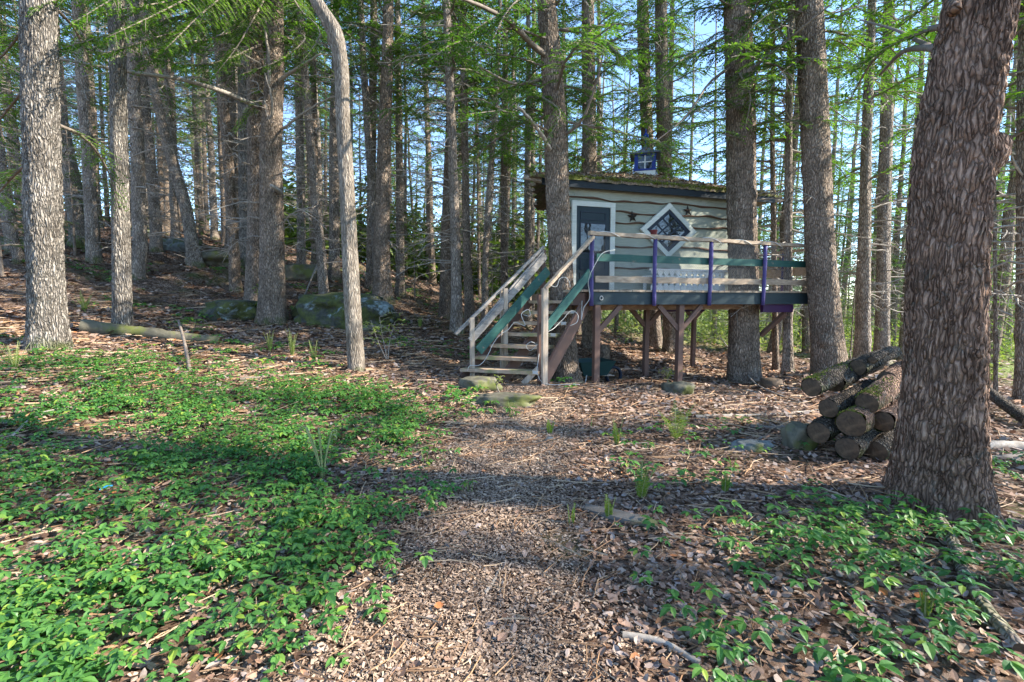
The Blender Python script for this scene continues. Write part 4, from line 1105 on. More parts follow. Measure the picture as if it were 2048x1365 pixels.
for q in ((-hw + .085, hw - .085, -hw + .02, -hw + .026), (-hw + .085, hw - .085, hw - .026, hw - .02)): part('pane', cbox(*q, .086, .399), 'glass', cp)
for q in ((-hw + .02, -hw + .026, -hw + .085, hw - .085), (hw - .026, hw - .02, -hw + .085, hw - .085)): part('pane', cbox(*q, .086, .399), 'glass', cp)
for su in (-1, 1):
    part('muntin', cbox(-.012, .012, su * (hw - .018) - .012, su * (hw - .018) + .012, .086, .399), 'white_paint', cp)
    part('muntin', cbox(-hw + .086, hw - .086, su * (hw - .017) - .012, su * (hw - .017) + .012, .235, .258), 'white_paint', cp)
    part('muntin', cbox(su * (hw - .018) - .012, su * (hw - .018) + .012, -.012, .012, .086, .399), 'white_paint', cp)
    part('muntin', cbox(su * (hw - .017) - .012, su * (hw - .017) + .012, -hw + .086, hw - .086, .235, .258), 'white_paint', cp)
V = []; prof = [(.36, .43), (.35, .455), (.24, .50), (.14, .56), (.07, .63), (.02, .71)]
for r0, z in prof:
    for su, sv in ((-1, -1), (1, -1), (1, 1), (-1, 1)): V.append(cup + cu * su * r0 + cv * sv * r0 + UP * z)
F = [(i * 4 + e, i * 4 + (e + 1) % 4, i * 4 + 4 + (e + 1) % 4, i * 4 + 4 + e) for i in range(len(prof) - 1) for e in range(4)]
F += [(3, 2, 1, 0), tuple(range(len(V) - 4, len(V)))]
part('cupola_roof', (np.array(V), [np.array(F)]), 'cupola_roof', cp)
P_ = np.array([cup + UP * z for z in (.70, .82, .84, .87, .91, .95, .98, 1.0, 1.02, 1.1)])
part('finial', tube(P_, (.018, .016, .03, .06, .075, .06, .03, .018, .02, .006), 12, True), 'blue_paint', cp, True)

# stars on the wall
for (px, py), lb in (((1265, 434), 'small rusty barn star between the door and the diamond window'), ((1376, 422), 'small dark barn star at the upper right edge of the diamond window')):
    a, z = on_b(px, py, BW - .04); V = [D(a, BW - .085, z)]
    for i in range(10):
        r0 = .135 if i % 2 == 0 else .052; t = math.pi / 2 + i * math.pi / 5 + .12
        V.append(D(a + r0 * math.cos(t), BW - .04, z + r0 * math.sin(t)))
    V.append(D(a, BW - .03, z))
    F = [(0, 1 + i, 1 + (i + 1) % 10) for i in range(10)] + [(11, 1 + (i + 1) % 10, 1 + i) for i in range(10)]
    tag(part('barn_star', (np.array(V), [np.array(F)]), 'star', None), lb, 'star')

# white fretwork bench on the deck
bb0 = .95; b_a0 = on_b(1302, 560, bb0)[0]; b_a1 = on_b(1450, 560, bb0)[0]
bench = thing('bench', 'low white bench with cut-out slats standing on the deck under the window', 'bench', D((b_a0 + b_a1) / 2, bb0, ZD + .004))
part('top_rail', dbox(b_a0 - .03, b_a1 + .03, bb0 - .03, bb0 + .03, ZD + .43, ZD + .47), 'white_paint', bench)
ns = 13; stp = (b_a1 - b_a0) / ns
for i in range(ns):
    c = b_a0 + stp * (i + .5); w = stp * .47
    prof = [(1, 0), (1, .10), (.6, .14), (.6, .18), (1, .22), (1, .27), (.42, .31), (.42, .33), (1, .38), (1, .43)]
    V = [D(c + s_ * w * f, bb0 - .012 + .024 * t, ZD + .006 + z) for t in (0, 1) for f, z in prof for s_ in (-1, 1)]
    n2 = len(prof) * 2; F = []
    for q in range(len(prof) - 1):
        F += [(q * 2, q * 2 + 1, q * 2 + 3, q * 2 + 2), (n2 + q * 2 + 1, n2 + q * 2, n2 + q * 2 + 2, n2 + q * 2 + 3),
              (q * 2, q * 2 + 2, n2 + q * 2 + 2, n2 + q * 2), (q * 2 + 1, n2 + q * 2 + 1, n2 + q * 2 + 3, q * 2 + 3)]
    part('slat', (np.array(V), [np.array(F)]), 'white_paint', bench)
part('seat', dbox(b_a0, b_a1, bb0 + .016, bb0 + .34, ZD + .30, ZD + .33), 'white_paint', bench)
for x in (b_a0 + .03, b_a1 - .08): part('leg', dbox(x, x + .05, bb0 + .28, bb0 + .33, ZD + .004, ZD + .299), 'white_paint', bench)
tag(part('pot', tube(np.array([D(on_b(1303, 470, .03)[0], -.04, ZR + z) for z in (.045, .05, .13, .135)]), (.05, .055, .07, .06), 12), 'red_pot', None), 'small dark red pot standing on the deck handrail', 'pot')

# ------------------------------------------------------------------ the stairs
yr = [744, 716, 691, 669, 646, 624, 601]
xr_ = [1077, 1090, 1094, 1112, 1133, 1152, 1166]
xl_ = [921, 950, 980, 1006, 1026, 1043, 1057]
g0 = ground_at(1020, 765)
stair = thing('staircase', 'weathered open-tread wooden stairs with green side boards up to the deck', 'staircase', (g0[0], g0[1], h1(g0[0], g0[1])))
TR = []
asc = unit(np.array((.55, .83, 0)))
for i in range(7):
    Yr = 7.9 + i * .16; z = .32 + .195 * i
    R_ = pt(xr_[i], yr[i], Yr); L_ = pt(xl_[i], yr[i] - 4, Yr + .42)
    R_[2] = z; L_[2] = z - .005
    t_ = unit(L_ - R_); w = .27; th_ = .055
    n = 12; V = []
    for j in range(n):
        c = R_ + (L_ - R_) * j / (n - 1); e = random.uniform(-.012, .012) - (.05 * random.random() if i < 3 else 0)
        V += [c + asc * e * .5 - UP * th_, c + asc * w - UP * th_, c + asc * w, c + asc * e * .5]
    F = [(j * 4 + e, j * 4 + (e + 1) % 4, j * 4 + 4 + (e + 1) % 4, j * 4 + 4 + e) for j in range(n - 1) for e in range(4)] + [(3, 2, 1, 0), (n * 4 - 4, n * 4 - 3, n * 4 - 2, n * 4 - 1)]
    part('tread', (np.array(V), [np.array(F)]), 'tread', stair)
    TR.append((R_, L_))
def gpost(name, px, py_top, Y, w, m, parent=stair, py_b=None):
    p = pt(px, py_top, Y); zb = h1(p[0], p[1]) - .06 if py_b is None else pt(px, py_b, Y)[2]
    part(name, beam((p[0], p[1], zb), p, w, w, FO), m, parent)
gpost('post', 1090, 577, 7.82, .085, 'old_post')
gpost('post', 1081, 590, 8.0, .08, 'brown_stain')
gpost('post', 944, 636, 8.36, .075, 'old_post')
gpost('post', 1011, 577, 8.75, .07, 'old_post')
gpost('post', 1005, 582, 8.95, .08, 'old_post')
gpost('post', 1086, 500, 9.35, .08, 'brown_stain')
def sb(name, p0, p1, w, h, m, jit=.004):
    part(name, rail(pt(*p0), pt(*p1), w, h, '', n=12, wob=jit), m, stair)
sb('handrail', (1090, 578, 7.8), (1186, 474, 8.62), .07, .05, 'old_board')
sb('side_board', (1093, 655, 7.86), (1180, 545, 8.6), .03, .15, 'green_paint')
part('stringer', rail(TR[0][0] + (0.04, -.02, -.22), TR[6][0] + (.12, .05, .05), .05, .24, '', n=6, wob=0), 'brown_stain', stair)
part('stringer', rail(TR[0][1] + (.04, .1, -.2), TR[6][1] + (.02, .1, .02), .05, .22, '', n=6, wob=0), 'brown_stain', stair)
mid0, mid6 = (TR[0][0] + TR[0][1]) / 2, (TR[6][0] + TR[6][1]) / 2
part('stringer', rail(mid0 + (.05, .15, -.22), mid6 + (.05, .15, -.1), .05, .2, '', n=6, wob=0), 'brown_stain', stair)
part('brace', beam(pt(1046, 768, 7.98), pt(1078, 736, 7.98), .04, .09), 'old_post', stair)
sb('handrail', (911, 669, 8.3), (1088, 494, 9.35), .05, .045, 'grey_board', .006)
sb('rail_board', (941, 682, 8.32), (1091, 512, 9.3), .03, .13, 'grey_board')
sb('rail_board', (941, 672, 8.36), (1089, 503, 9.34), .03, .07, 'grey_board')
sb('side_board', (957, 702, 8.26), (1096, 541, 9.22), .03, .17, 'green_paint', .002)
# landing edge
part('landing_board', beam(D(-.10, .06, ZD - .02), D(-.26, .52, ZD - .02), .2, .04), 'old_board', stair)
part('riser_board', beam(D(-.12, .06, ZD - .17), D(-.28, .52, ZD - .17), .04, .22), 'brown_stain', stair)
# white rope light: along the handrail, down the stairs
def cord(pts, label, r=.006, n=60, world=False):
    P_ = smooth_path(pts if world else [pt(*p) for p in pts], n)
    o = MB().add(tube(P_, r, 6)).build('rope_light', M['cord'], None, True)
    tag(o, label, 'rope light')
cord([(a_, -.04) for a_ in ()] or [D(.0 + t * (A1 - .1), -.04 + .062 * math.cos(t * 44), ZR + .02 - .055 * t + .045 * math.sin(t * 44)) for t in np.linspace(0, 1, 90)], 'white rope light wound around the deck handrail', .008, 260, True)
cord([(1160, 770, 7.6), (1078, 757, 7.8), (1074, 742, 7.78), (1076, 725, 7.9), (1076, 690, 8.0), (1060, 702, 8.0), (1052, 692, 7.95), (1062, 684, 7.95), (1076, 690, 7.98), (1082, 668, 8.05), (1100, 662, 8.1), (1125, 640, 8.3), (1146, 622, 8.4), (1155, 628, 8.4), (1154, 645, 8.35), (1140, 652, 8.3)], 'white rope light looping down the near side of the stairs')
cord([(1164, 602, 8.7), (1163, 640, 8.6), (1168, 615, 8.6), (1178, 600, 8.6), (1177, 560, 8.55), (1190, 530, 8.55), (1205, 507, 8.6), (1230, 500, 8.7)], 'white rope light rising from the top stair to the railing')
cord([(935, 742, 8.2), (938, 733, 8.2), (958, 731, 8.2), (978, 706, 8.3), (985, 690, 8.35), (1003, 668, 8.4), (1016, 660, 8.45), (1030, 645, 8.5), (1050, 652, 8.5), (1043, 628, 8.55), (1058, 620, 8.6), (1060, 632, 8.6), (1046, 630, 8.65)], 'white rope light strung along the far ends of the stair treads')
cord([(1098, 570, 7.95), (1112, 574, 8.0), (1120, 558, 8.05), (1130, 555, 8.1), (1138, 563, 8.15), (1141, 575, 8.2)], 'short loop of white rope light under the near handrail')
for i in (0, 1, 2, 3, 4, 5, 6):
    c = TR[i][0] + unit(TR[i][1] - TR[i][0]) * .05
    part('bracket', beam(c - asc * .008 + UP * .012, c - asc * .008 - UP * .04, .09, .012, unit(TR[i][1] - TR[i][0])), 'cord', stair)

# ------------------------------------------------------------------ things under and round the deck
def rock(name, px, py, w, hgt, label, cat='rock', m='rock_moss', dep=.7, seed=0, sub=4, sink=.35, rz=0, group=None, Y=None):
    g = ground_at(px, py) if Y is None else pt(px, py, Y)
    x, y = g[0], g[1]; y = y + w * dep * .25; z = h1(x, y)
    bm = bmesh.new(); bmesh.ops.create_icosphere(bm, subdivisions=sub, radius=1)
    o_ = seed * 7.3; c, s_ = math.cos(rz), math.sin(rz)
    for v in bm.verts:
        p = v.co.copy(); nrm = p.normalized()
        # flattened facets
        k = 1 + .42 * mn.noise(p * 1.3 + Vector((o_, 0, 0))) + .22 * mn.noise(p * 2.9 + Vector((0, o_, 0))) + .05 * mn.noise(p * 7 + Vector((0, 0, o_))) + .02 * mn.noise(p * 17)
        p = nrm * k
        if p.z > .55: p.z = .55 + (p.z - .55) * .3
        q = Vector((p.x * w / 2, p.y * w * dep / 2, p.z * hgt))
        v.co = (q.x * c - q.y * s_, q.x * s_ + q.y * c, q.z + hgt * (1 - sink) * .35)
    me = bpy.data.meshes.new(name); bm.to_mesh(me); bm.free()
    for p in me.polygons: p.use_smooth = True
    me.materials.append(M[m])
    return tag(put(name, me, None, (x, y, z)), label, cat, group)
rock('boulder', 672, 648, 2.35, .62, 'large mossy boulder with a pale lichen face behind the crooked trunk', 'boulder', 'boulder', .8, 1, 5, .2)
rock('boulder', 450, 640, 1.5, .42, 'low dark boulder left of the twin hemlock foot', 'boulder', 'boulder', .8, 2)
rock('rock', 350, 500, 1.6, .38, 'flat moss-topped stone between the leaning trunks on the slope', 'rock', 'rock', .7, 3)
rock('rock', 430, 530, 1.7, .40, 'mossy stone right of the thin leaning trunk on the slope', 'rock', 'rock_moss', .7, 4)
rock('rock', 590, 560, 1.3, .45, 'moss-green ledge stone behind the twin hemlock', 'rock', 'rock_moss', .7, 5)
rock('rock', 280, 475, 1.3, .3, 'pale stone at the foot of the straight grey trunk', 'rock', 'rock', .7, 6)
rock('rock', 748, 668, .55, .2, 'small round mossy stone right of the crooked trunk', 'rock', 'rock_moss', .8, 7)
rock('stepping_stone', 958, 780, .66, .19, 'flat mossy stepping stone before the lowest stair tread', 'stepping stone', 'rock_moss', .6, 8)
rock('stepping_stone', 1010, 814, .85, .17, 'longer mossy stone step laid across the path end', 'stepping stone', 'rock_moss', .45, 9)
rock('footing_stone', 1362, 792, .5, .26, 'rough stone footing under the braced deck post', 'rock', 'rock_moss', .8, 10)
rock('rock', 1505, 905, .36, .1, 'flat dark stone on the litter left of the woodpile', 'rock', 'rock', .6, 11)
rock('rock', 1606, 900, .34, .28, 'mossy stone propping the left side of the woodpile', 'rock', 'rock_moss', .8, 12)
rock('rock', 20, 500, 1.2, .35, 'mossy stone beyond the thick pale trunk on the slope', 'rock', 'rock_moss', .8, 13)
rock('rock', 1100, 885, .1, .05, 'small pale pebble on the wood-chip path', 'rock', 'rock', .8, 14, 3)

def ground_log(name, pts, r0, r1, label, m='dead_wood', cat='log', lift=.6, n=24, sides=12, jit=.12, group=None, cut='cut_wood', world=None, air=0):
    """a fallen stem: pixel points lie on the ground"""
    Q = []
    for p in pts:
        g = ground_at(p[0], p[1]); Q.append(g + np.array((0, 0, (p[2] if len(p) > 2 else 0))))
    P_ = smooth_path(Q, n) if world is None else smooth_path(world, n)
    R_ = np.linspace(r0, r1, n) * (1 + rng.normal(0, .03, n))
    if world is None:
        z = H(P_[:, 0], P_[:, 1]); dz = P_[:, 2] - z
        P_[:, 2] = z + R_ * lift + np.clip(dz, 0, None)
    V, Fs = tube(P_, R_, sides, True, jit)
    mb = MB(); mb.add((V, [Fs[0]]), 0); mb.add((V, [Fs[1]]), 1)
    o = mb.build(name, [M[m], M[cut]], None, True)
    return tag(o, label, cat, group)
ground_log('fallen_log', [(165, 664), (260, 673), (350, 682), (440, 690)], .13, .09, 'mossy fallen log lying behind the ground cover', 'rock_moss')
ground_log('fallen_log', [(1945, 812, .35), (1990, 830, .2), (2060, 862, .05)], .065, .075, 'grey log slanting down behind the huge hemlock', 'log_bark')
ground_log('fallen_log', [(1930, 905), (1990, 900), (2070, 905)], .055, .06, 'bleached log lying flat beside the huge hemlock foot', 'dead_wood')
ground_log('fallen_log', [(1935, 918), (1985, 922), (2050, 915)], .03, .03, 'thin brown pole against the bleached log', 'twig')
ground_log('fallen_branch', [(1880, 1062, .05), (1905, 1100, .03), (1925, 1150), (1975, 1230), (2040, 1320)], .032, .028, 'mossy fallen branch curving across the litter at the huge hemlock', 'bark_grey', 'branch', sides=10)
ground_log('fallen_branch', [(1500, 858), (1560, 862), (1625, 866)], .03, .025, 'short brown branch lying against the woodpile stone', 'twig', 'branch')
ground_log('fallen_branch', [(1390, 838), (1480, 836), (1570, 830), (1640, 822)], .03, .015, 'long straight stick across the litter left of the woodpile', 'dead_wood', 'branch')
ground_log('fallen_branch', [(1285, 832), (1340, 836), (1400, 842)], .018, .012, 'pale stick behind the tall upright fern', 'dead_wood', 'branch')
ground_log('fallen_branch', [(1440, 705, .55), (1480, 745, .25), (1530, 785, .05), (1610, 812, .02)], .02, .012, 'forked pale branch sagging before the deck tree', 'dead_wood', 'branch')
ground_log('fallen_branch', [(1500, 770, .1), (1560, 775, .05), (1640, 790, 0)], .016, .008, 'thin bleached branch right of the deck tree foot', 'dead_wood', 'branch')
ground_log('fallen_branch', [(360, 690, .42), (370, 712, .22), (380, 748, 0)], .02, .028, 'dark broken branch sticking up out of the ground cover', 'twig', 'branch')
ground_log('fallen_branch', [(490, 742), (560, 734), (650, 745)], .02, .012, 'thin arching dark stick in the sunlit litter', 'twig', 'branch')
ground_log('fallen_branch', [(480, 762), (520, 758), (560, 748)], .028, .02, 'short dark rotten stick at the edge of the ground cover', 'twig', 'branch')
ground_log('fallen_branch', [(-10, 885), (30, 930), (70, 975)], .014, .012, 'pale bare stick slanting through the leaves below the thick trunk', 'dead_wood', 'branch')
ground_log('fallen_branch', [(20, 890, .05), (80, 850, .1), (160, 822, .05)], .010, .007, 'long thin tan stalk lying over the ground cover', 'dead_wood', 'branch')
ground_log('fallen_branch', [(240, 1145), (300, 1115), (350, 1092)], .014, .009, 'bare grey stick under the green leaves', 'dead_wood', 'branch')
ground_log('fallen_branch', [(970, 1195), (985, 1170), (1000, 1140)], .010, .008, 'short pale stick on the wood chips', 'dead_wood', 'branch')
ground_log('fallen_branch', [(1245, 1280), (1320, 1300), (1400, 1335)], .018, .014, 'grey stick half buried right of the path', 'dead_wood', 'branch')
ground_log('fallen_branch', [(1200, 738), (1290, 742), (1400, 752)], .02, .02, 'straight pole lying in the shade under the deck', 'dead_wood', 'branch')
ground_log('fallen_branch', [(600, 615, .0), (640, 575, .8), (630, 590, .6)], .02, .02, 'stick leaning on the large boulder', 'dead_wood', 'branch')
# weathered slab of wood
g = ground_at(1245, 1040); gz = h1(g[0], g[1])
slab = MB(); n = 10; V = []
for i in range(n):
    t = i / (n - 1); c = ground_at(1170 + 145 * t, 1022 + 38 * t); w = .045 + .02 * math.sin(t * 3.1) + random.uniform(-.006, .006)
    c[2] = h1(c[0], c[1]) + .01
    s_ = np.array((.25, .97, 0)); V += [c - s_ * w, c + s_ * w, c + s_ * w * .85 + UP * (.035 - .02 * abs(t - .5)), c - s_ * w * .9 + UP * (.03 - .02 * abs(t - .5))]
F = [(i * 4 + e, i * 4 + (e + 1) % 4, i * 4 + 4 + (e + 1) % 4, i * 4 + 4 + e) for i in range(n - 1) for e in range(4)] + [(3, 2, 1, 0), (n * 4 - 4, n * 4 - 3, n * 4 - 2, n * 4 - 1)]
slab.add((np.array(V), [np.array(F)]))
tag(slab.build('wood_slab', M['slab_wood']), 'weathered grey slab of wood at the edge of the path', 'slab')
# stump, tub and board under the deck
g = ground_at(1212, 735)
tag(MB().add(tube(np.array([(g[0], g[1] + .3, h1(g[0], g[1]) + z) for z in (-.1, .05, .3, .52)]), (.2, .16, .14, .14), 18, True, .1)).build('stump', [M['bark_brown']], None, True), 'dark sawn stump in the shade beneath the deck', 'stump')
g = ground_at(1545, 785)
tag(MB().add(tube(np.array([(g[0] + .3, g[1] + .6, h1(g[0], g[1]) + z) for z in (-.1, .05, .14)]), (.24, .2, .19), 18, True, .1)).build('stump', [M['cut_wood']], None, True), 'low mossy stump right of the deck tree', 'stump')
p = D(a1 + .42, 1.05, 0); z = h1(p[0], p[1])
tub = thing('wheelbarrow', 'green wheelbarrow parked in the shade under the deck corner', 'wheelbarrow', (p[0], p[1], z))
V = []
for sx_, sy_, zz in ((.26, .2, .22), (.40, .32, .52)):
    for cx_, cy_ in ((-1, -1), (1, -1), (1, 1), (-1, 1)): V.append(p + FO * cx_ * sx_ + NO * cy_ * sy_ + UP * (z + zz))
part('tray', (np.array(V), [np.array([(3, 2, 1, 0), (0, 1, 5, 4), (1, 2, 6, 5), (2, 3, 7, 6), (3, 0, 4, 7)])]), 'green_tub', tub)
for s_ in (-1, 1):
    part('handle', tube(np.array([p - FO * .9 + NO * s_ * .22 + UP * (z + .42), p + NO * s_ * .18 + UP * (z + .24), p + FO * .5 + NO * s_ * .06 + UP * (z + .18)]), .018, 8), 'old_post', tub, True)
    part('leg', tube(np.array([p - FO * .2 + NO * s_ * .2 + UP * (z + .26), p - FO * .25 + NO * s_ * .2 + UP * z]), .014, 6), 'steel', tub)
part('wheel', tube(np.array([p + FO * (.52 + .17 * math.cos(t)) + UP * (z + .18 + .17 * math.sin(t)) for t in np.linspace(0, 6.283, 25)]), .035, 8, False), 'sash_paint', tub, True)

# woodpile against the huge hemlock
logs = [  # face px,py, diameter px, dY, length, tilt, label
    (1636, 866, 48, 4.60, .9, .10, 'rough dark log low at the left end of the woodpile'),
    (1694, 900, 50, 4.40, .8, .05, 'split log lying on the ground at the bottom of the woodpile'),
    (1702, 850, 60, 4.42, 1.0, .10, 'thick moss-edged log with a pale rotten core in the middle of the pile'),
    (1656, 818, 42, 4.66, 1.0, .14, 'mid-sized log just above the dark rough one in the pile'),
    (1752, 902, 44, 4.42, .7, .05, 'shadowed log wedged between the pile and the huge trunk'),
    (1733, 806, 46, 4.50, .9, .22, 'slant-cut log with mossy bark resting high on the pile'),
    (1622, 775, 42, 4.75, 1.35, .16, 'long mossy-ended log lying along the top of the pile'),
    (1668, 768, 40, 5.0, 1.2, .17, 'reddish-barked long log topmost on the woodpile'),
    (1765, 846, 44, 4.45, .8, .12, 'log tucked against the huge trunk beside the thick rotten one'),
    (1688, 812, 34, 4.85, .9, .15, 'thin log squeezed between the slant-cut one and its neighbour'),
    (1760, 800, 46, 4.85, .7, .15, 'dark log filling the gap behind the slant-cut one'),
    (1775, 760, 42, 4.95, .6, .15, 'dark barked log high beside the huge trunk'),
    (1715, 735, 34, 5.1, .9, .18, 'grey weathered log lying across the back of the pile top'),
    (1745, 722, 18, 4.95, .5, .25, 'thin pale branch piece lying over the top of the pile')]
ax0 = unit(np.array((.80, .60, 0)))
for i, (px, py, dia, Y, ln, tilt, lb) in enumerate(logs):
    c = pt(px, py, Y); r = dia * Y / F_PX / 2 * .92
    ax = unit(ax0 + UP * tilt * .7 + np.array((random.uniform(-.06, .06), random.uniform(-.06, .06), 0)))
    n = 14; t = np.linspace(0, 1, n)[:, None]
    P_ = c + ax * t * ln + UP * .01 * np.sin(t * 4 + i)
    V, Fs = tube(P_, r * (1 + .06 * np.sin(t[:, 0] * 7 + i) + rng.normal(0, .03, n)), 26, True, .10)
    lobe = 1 + .07 * np.cos(np.arange(26) / 26 * 6.283 * 2 + i) + .05 * np.cos(np.arange(26) / 26 * 6.283 * 5 + 2 * i)
    V[:26 * n] = (np.repeat(P_, 26, 0) + (V[:26 * n] - np.repeat(P_, 26, 0)) * np.tile(lobe, n)[:, None])
    k2 = len(V) - 2
    V[k2] += ax * .012 * (1 if i % 2 else -1)
    lg = thing('firewood_log', lb, 'log', tuple(c), 'logs of the woodpile')
    MB().add((V, [Fs[0]])).build('bark', M[('log_bark', 'log_bark', 'bark_red')[i % 3]], lg, True)
    # cut faces: ringed discs set a little inside the bark
    for e, (cc, dd) in enumerate(((P_[0], -ax), (P_[-1], ax))):
        s1 = unit(np.cross(dd, UP)); s2 = np.cross(s1, dd); tt = np.arange(20) / 20 * 6.283
        W = [cc + dd * .004]; 
        for f, o_ in ((.35, .006), (.7, .001), (.97, -.004)):
            W += [cc + dd * o_ + (math.cos(a) * s1 + math.sin(a) * s2) * r * f * (1 + .03 * math.sin(3 * a + i)) for a in tt]
        F3 = np.array([(0, 1 + j, 1 + (j + 1) % 20) for j in range(20)])
        F4 = np.array([(1 + q * 20 + j, 1 + q * 20 + (j + 1) % 20, 21 + q * 20 + (j + 1) % 20, 21 + q * 20 + j) for q in range(2) for j in range(20)])
        if e == 0: F3 = F3[:, ::-1]; F4 = F4[:, ::-1]
        MB().add((np.array(W), [F3, F4])).build('cut_face', M['cut_wood'], lg)
    # moss tufts on the upper bark
    if i in (2, 5, 6):
        nn = 500; rr = np.random.default_rng(i)
        tt = rr.random(nn) ** 1.8 * ln * .7; an = rr.normal(0, .6, nn); s1 = unit(np.cross(ax, UP)); s2 = np.cross(s1, ax)
        C = c + ax * tt[:, None] + (np.sin(an)[:, None] * s1 + np.cos(an)[:, None] * s2) * r * 1.01
        Dd = norm(rr.normal(0, .6, (nn, 3)) + UP); Sd = norm(np.cross(Dd, rr.normal(0, 1, (nn, 3)))); L = rr.uniform(.008, .022, nn)
        o = MB().add(leaves_mesh(C, Dd, Sd, L, L * .8)).build('moss', M['moss'], lg); o['kind'] = 'stuff'

# ------------------------------------------------------------------ forest floor stuff
def vnoise(x, y, s, seed=0.0):
    return (np.sin(x * s * 1.3 + seed) * np.sin(y * s * 1.7 - seed * 2) + .6 * np.sin(x * s * 3.1 - y * s * 1.1 + seed * 3) * np.sin(y * s * 2.9 + x * s * .7)
            + .35 * np.sin(x * s * 6.7 + y * s * 3.3 + seed) * np.sin(y * s * 7.3 - x * s * 2.2))
def scatter(n, dmin, dmax, power, amax=60, seed=0):
    """points round the place where one stands, thinning with distance"""
    r = np.random.default_rng(seed)
    d = (dmin ** power + r.random(n) * (dmax ** power - dmin ** power)) ** (1 / power)
    a = np.radians(r.uniform(-amax, amax, n))
    return d * np.sin(a), d * np.cos(a), r
def path_d(x, y):
    """distance from the middle of the wood-chip path"""
    cx = np.interp(y, [0, 2, 4, 5.5, 7, 8], [-.25, -.2, -.15, .1, .3, .25])
    return np.abs(x - cx)
def off_house(x, y):
    return np.ones(len(x), bool)
def bent_leaf(P, yaw, L, W, tilt, roll, curl, r):
    """curled leaf: 3 x 4 grid of points"""
    n = len(P); us = np.array([0, .3, .7, 1.0]); ws = np.array([.12, .95, .85, .05])
    V = np.empty((n, 4, 3, 3))
    for i, (u, w) in enumerate(zip(us, ws)):
        for j, v in enumerate((-1, 0, 1)):
            x = (u - .5) * L; y = v * w * W * .5
            z = curl * W * (v * v * .5) * w + curl * L * .35 * (u - .5) ** 2 * 2
            V[:, i, j, 0] = x; V[:, i, j, 1] = y; V[:, i, j, 2] = z
    ct, st_ = np.cos(tilt), np.sin(tilt); cr, sr = np.cos(roll), np.sin(roll); cy, sy = np.cos(yaw), np.sin(yaw)
    X, Y, Z = V[..., 0], V[..., 1], V[..., 2]
    e = lambda q: q[:, None, None]
    Y, Z = Y * e(cr) - Z * e(sr), Y * e(sr) + Z * e(cr)
    X, Z = X * e(ct) - Z * e(st_), X * e(st_) + Z * e(ct)
    X, Y = X * e(cy) - Y * e(sy), X * e(sy) + Y * e(cy)
    V = np.stack([X, Y, Z], -1) + P[:, None, None, :]
    base = np.arange(n)[:, None] * 12
    f = np.array([(i * 3 + j, i * 3 + j + 1, i * 3 + j + 4, i * 3 + j + 3) for i in range(3) for j in range(2)])
    F = (base[:, :, None] + f[None]).reshape(-1, 4)
    return V.reshape(-1, 3), [F]
# dead leaves
x, y, r = scatter(70000, 1.5, 14, 1.3, 58, 31)
keep = r.random(len(x)) < np.where(path_d(x, y) < .6, .16, 1.0)
x, y = x[keep], y[keep]; n = len(x); d = np.hypot(x, y)
k = np.clip(d / 5, .8, 1.45)
L = r.uniform(.03, .078, n) * k; W = L * r.uniform(.35, .75, n)
P_ = np.c_[x, y, H(x, y) + .006 + r.random(n) * .022 * k]
nr = d < 4.6; yw = r.uniform(0, 6.28, n)
V, Fs = bent_leaf(P_[nr], yw[nr], L[nr], W[nr], r.normal(0, .32, nr.sum()), r.normal(0, .4, nr.sum()), r.uniform(-.6, .9, nr.sum()), r)
fr_ = ~nr; m_ = fr_.sum(); Dd = norm(np.c_[np.cos(yw[fr_]), np.sin(yw[fr_]), r.normal(0, .3, m_)]); Sd = norm(np.cross(norm(np.c_[r.normal(0, .35, m_), r.normal(0, .35, m_), np.ones(m_)]), Dd))
V2, F2 = leaves_mesh(P_[fr_], Dd, Sd, L[fr_], W[fr_]); Fs = [np.concatenate([Fs[0], F2[0] + len(V)])]; V = np.concatenate([V, V2])
o = put('leaf_litter', raw_mesh('leaf_litter', V, Fs, M['leaf_litter'], False)); tag(o, 'brown and grey dead leaves covering the forest floor', 'leaf litter', kind='stuff')
x, y, r = scatter(48000, 11, 32, 1.2, 56, 32)
n = len(x); L = r.uniform(.07, .17, n); W = L * r.uniform(.4, .8, n)
P_ = np.c_[x, y, H(x, y) + .01 + r.random(n) * .04]
yw = r.uniform(0, 6.28, n); Dd = norm(np.c_[np.cos(yw), np.sin(yw), r.normal(0, .3, n)]); Sd = norm(np.cross(norm(np.c_[r.normal(0, .35, n), r.normal(0, .35, n), np.ones(n)]), Dd))
V, Fs = leaves_mesh(P_, Dd, Sd, L, W)
o = put('leaf_litter', raw_mesh('leaf_litter_far', V, Fs, M['leaf_litter'], False)); tag(o, 'brown leaf litter under the woods beyond the stairs', 'leaf litter', kind='stuff')
# wood chips of the path
r = np.random.default_rng(33); n = 60000
y = 1.6 + (8.0 - 1.6) * r.random(n) ** 1.5
cx = np.interp(y, [0, 2, 4, 5.5, 7, 8], [-.25, -.2, -.15, .1, .3, .25])
x = cx + np.clip(r.normal(0, .42, n), -1.1, 1.1); kk = np.clip(y / 3.5, .8, 1.6)
L = r.uniform(.007, .030, n) * kk; W = L * r.uniform(.2, .6, n); T_ = np.full(n, .003) * kk
yaw = r.uniform(0, 6.28, n)
e1 = norm(np.c_[np.cos(yaw), np.sin(yaw), r.normal(0, .28, n)]); e2 = norm(np.cross(norm(np.c_[r.normal(0, .3, n), r.normal(0, .3, n), np.ones(n)]), e1)); e3 = np.cross(e1, e2)
C = np.c_[x, y, H(x, y) + .004 + r.random(n) * .014]
cor = np.array([(-1, -1, -1), (1, -1, -1), (1, 1, -1), (-1, 1, -1), (-1, -1, 1), (1, -1, 1), (1, 1, 1), (-1, 1, 1)]) * .5
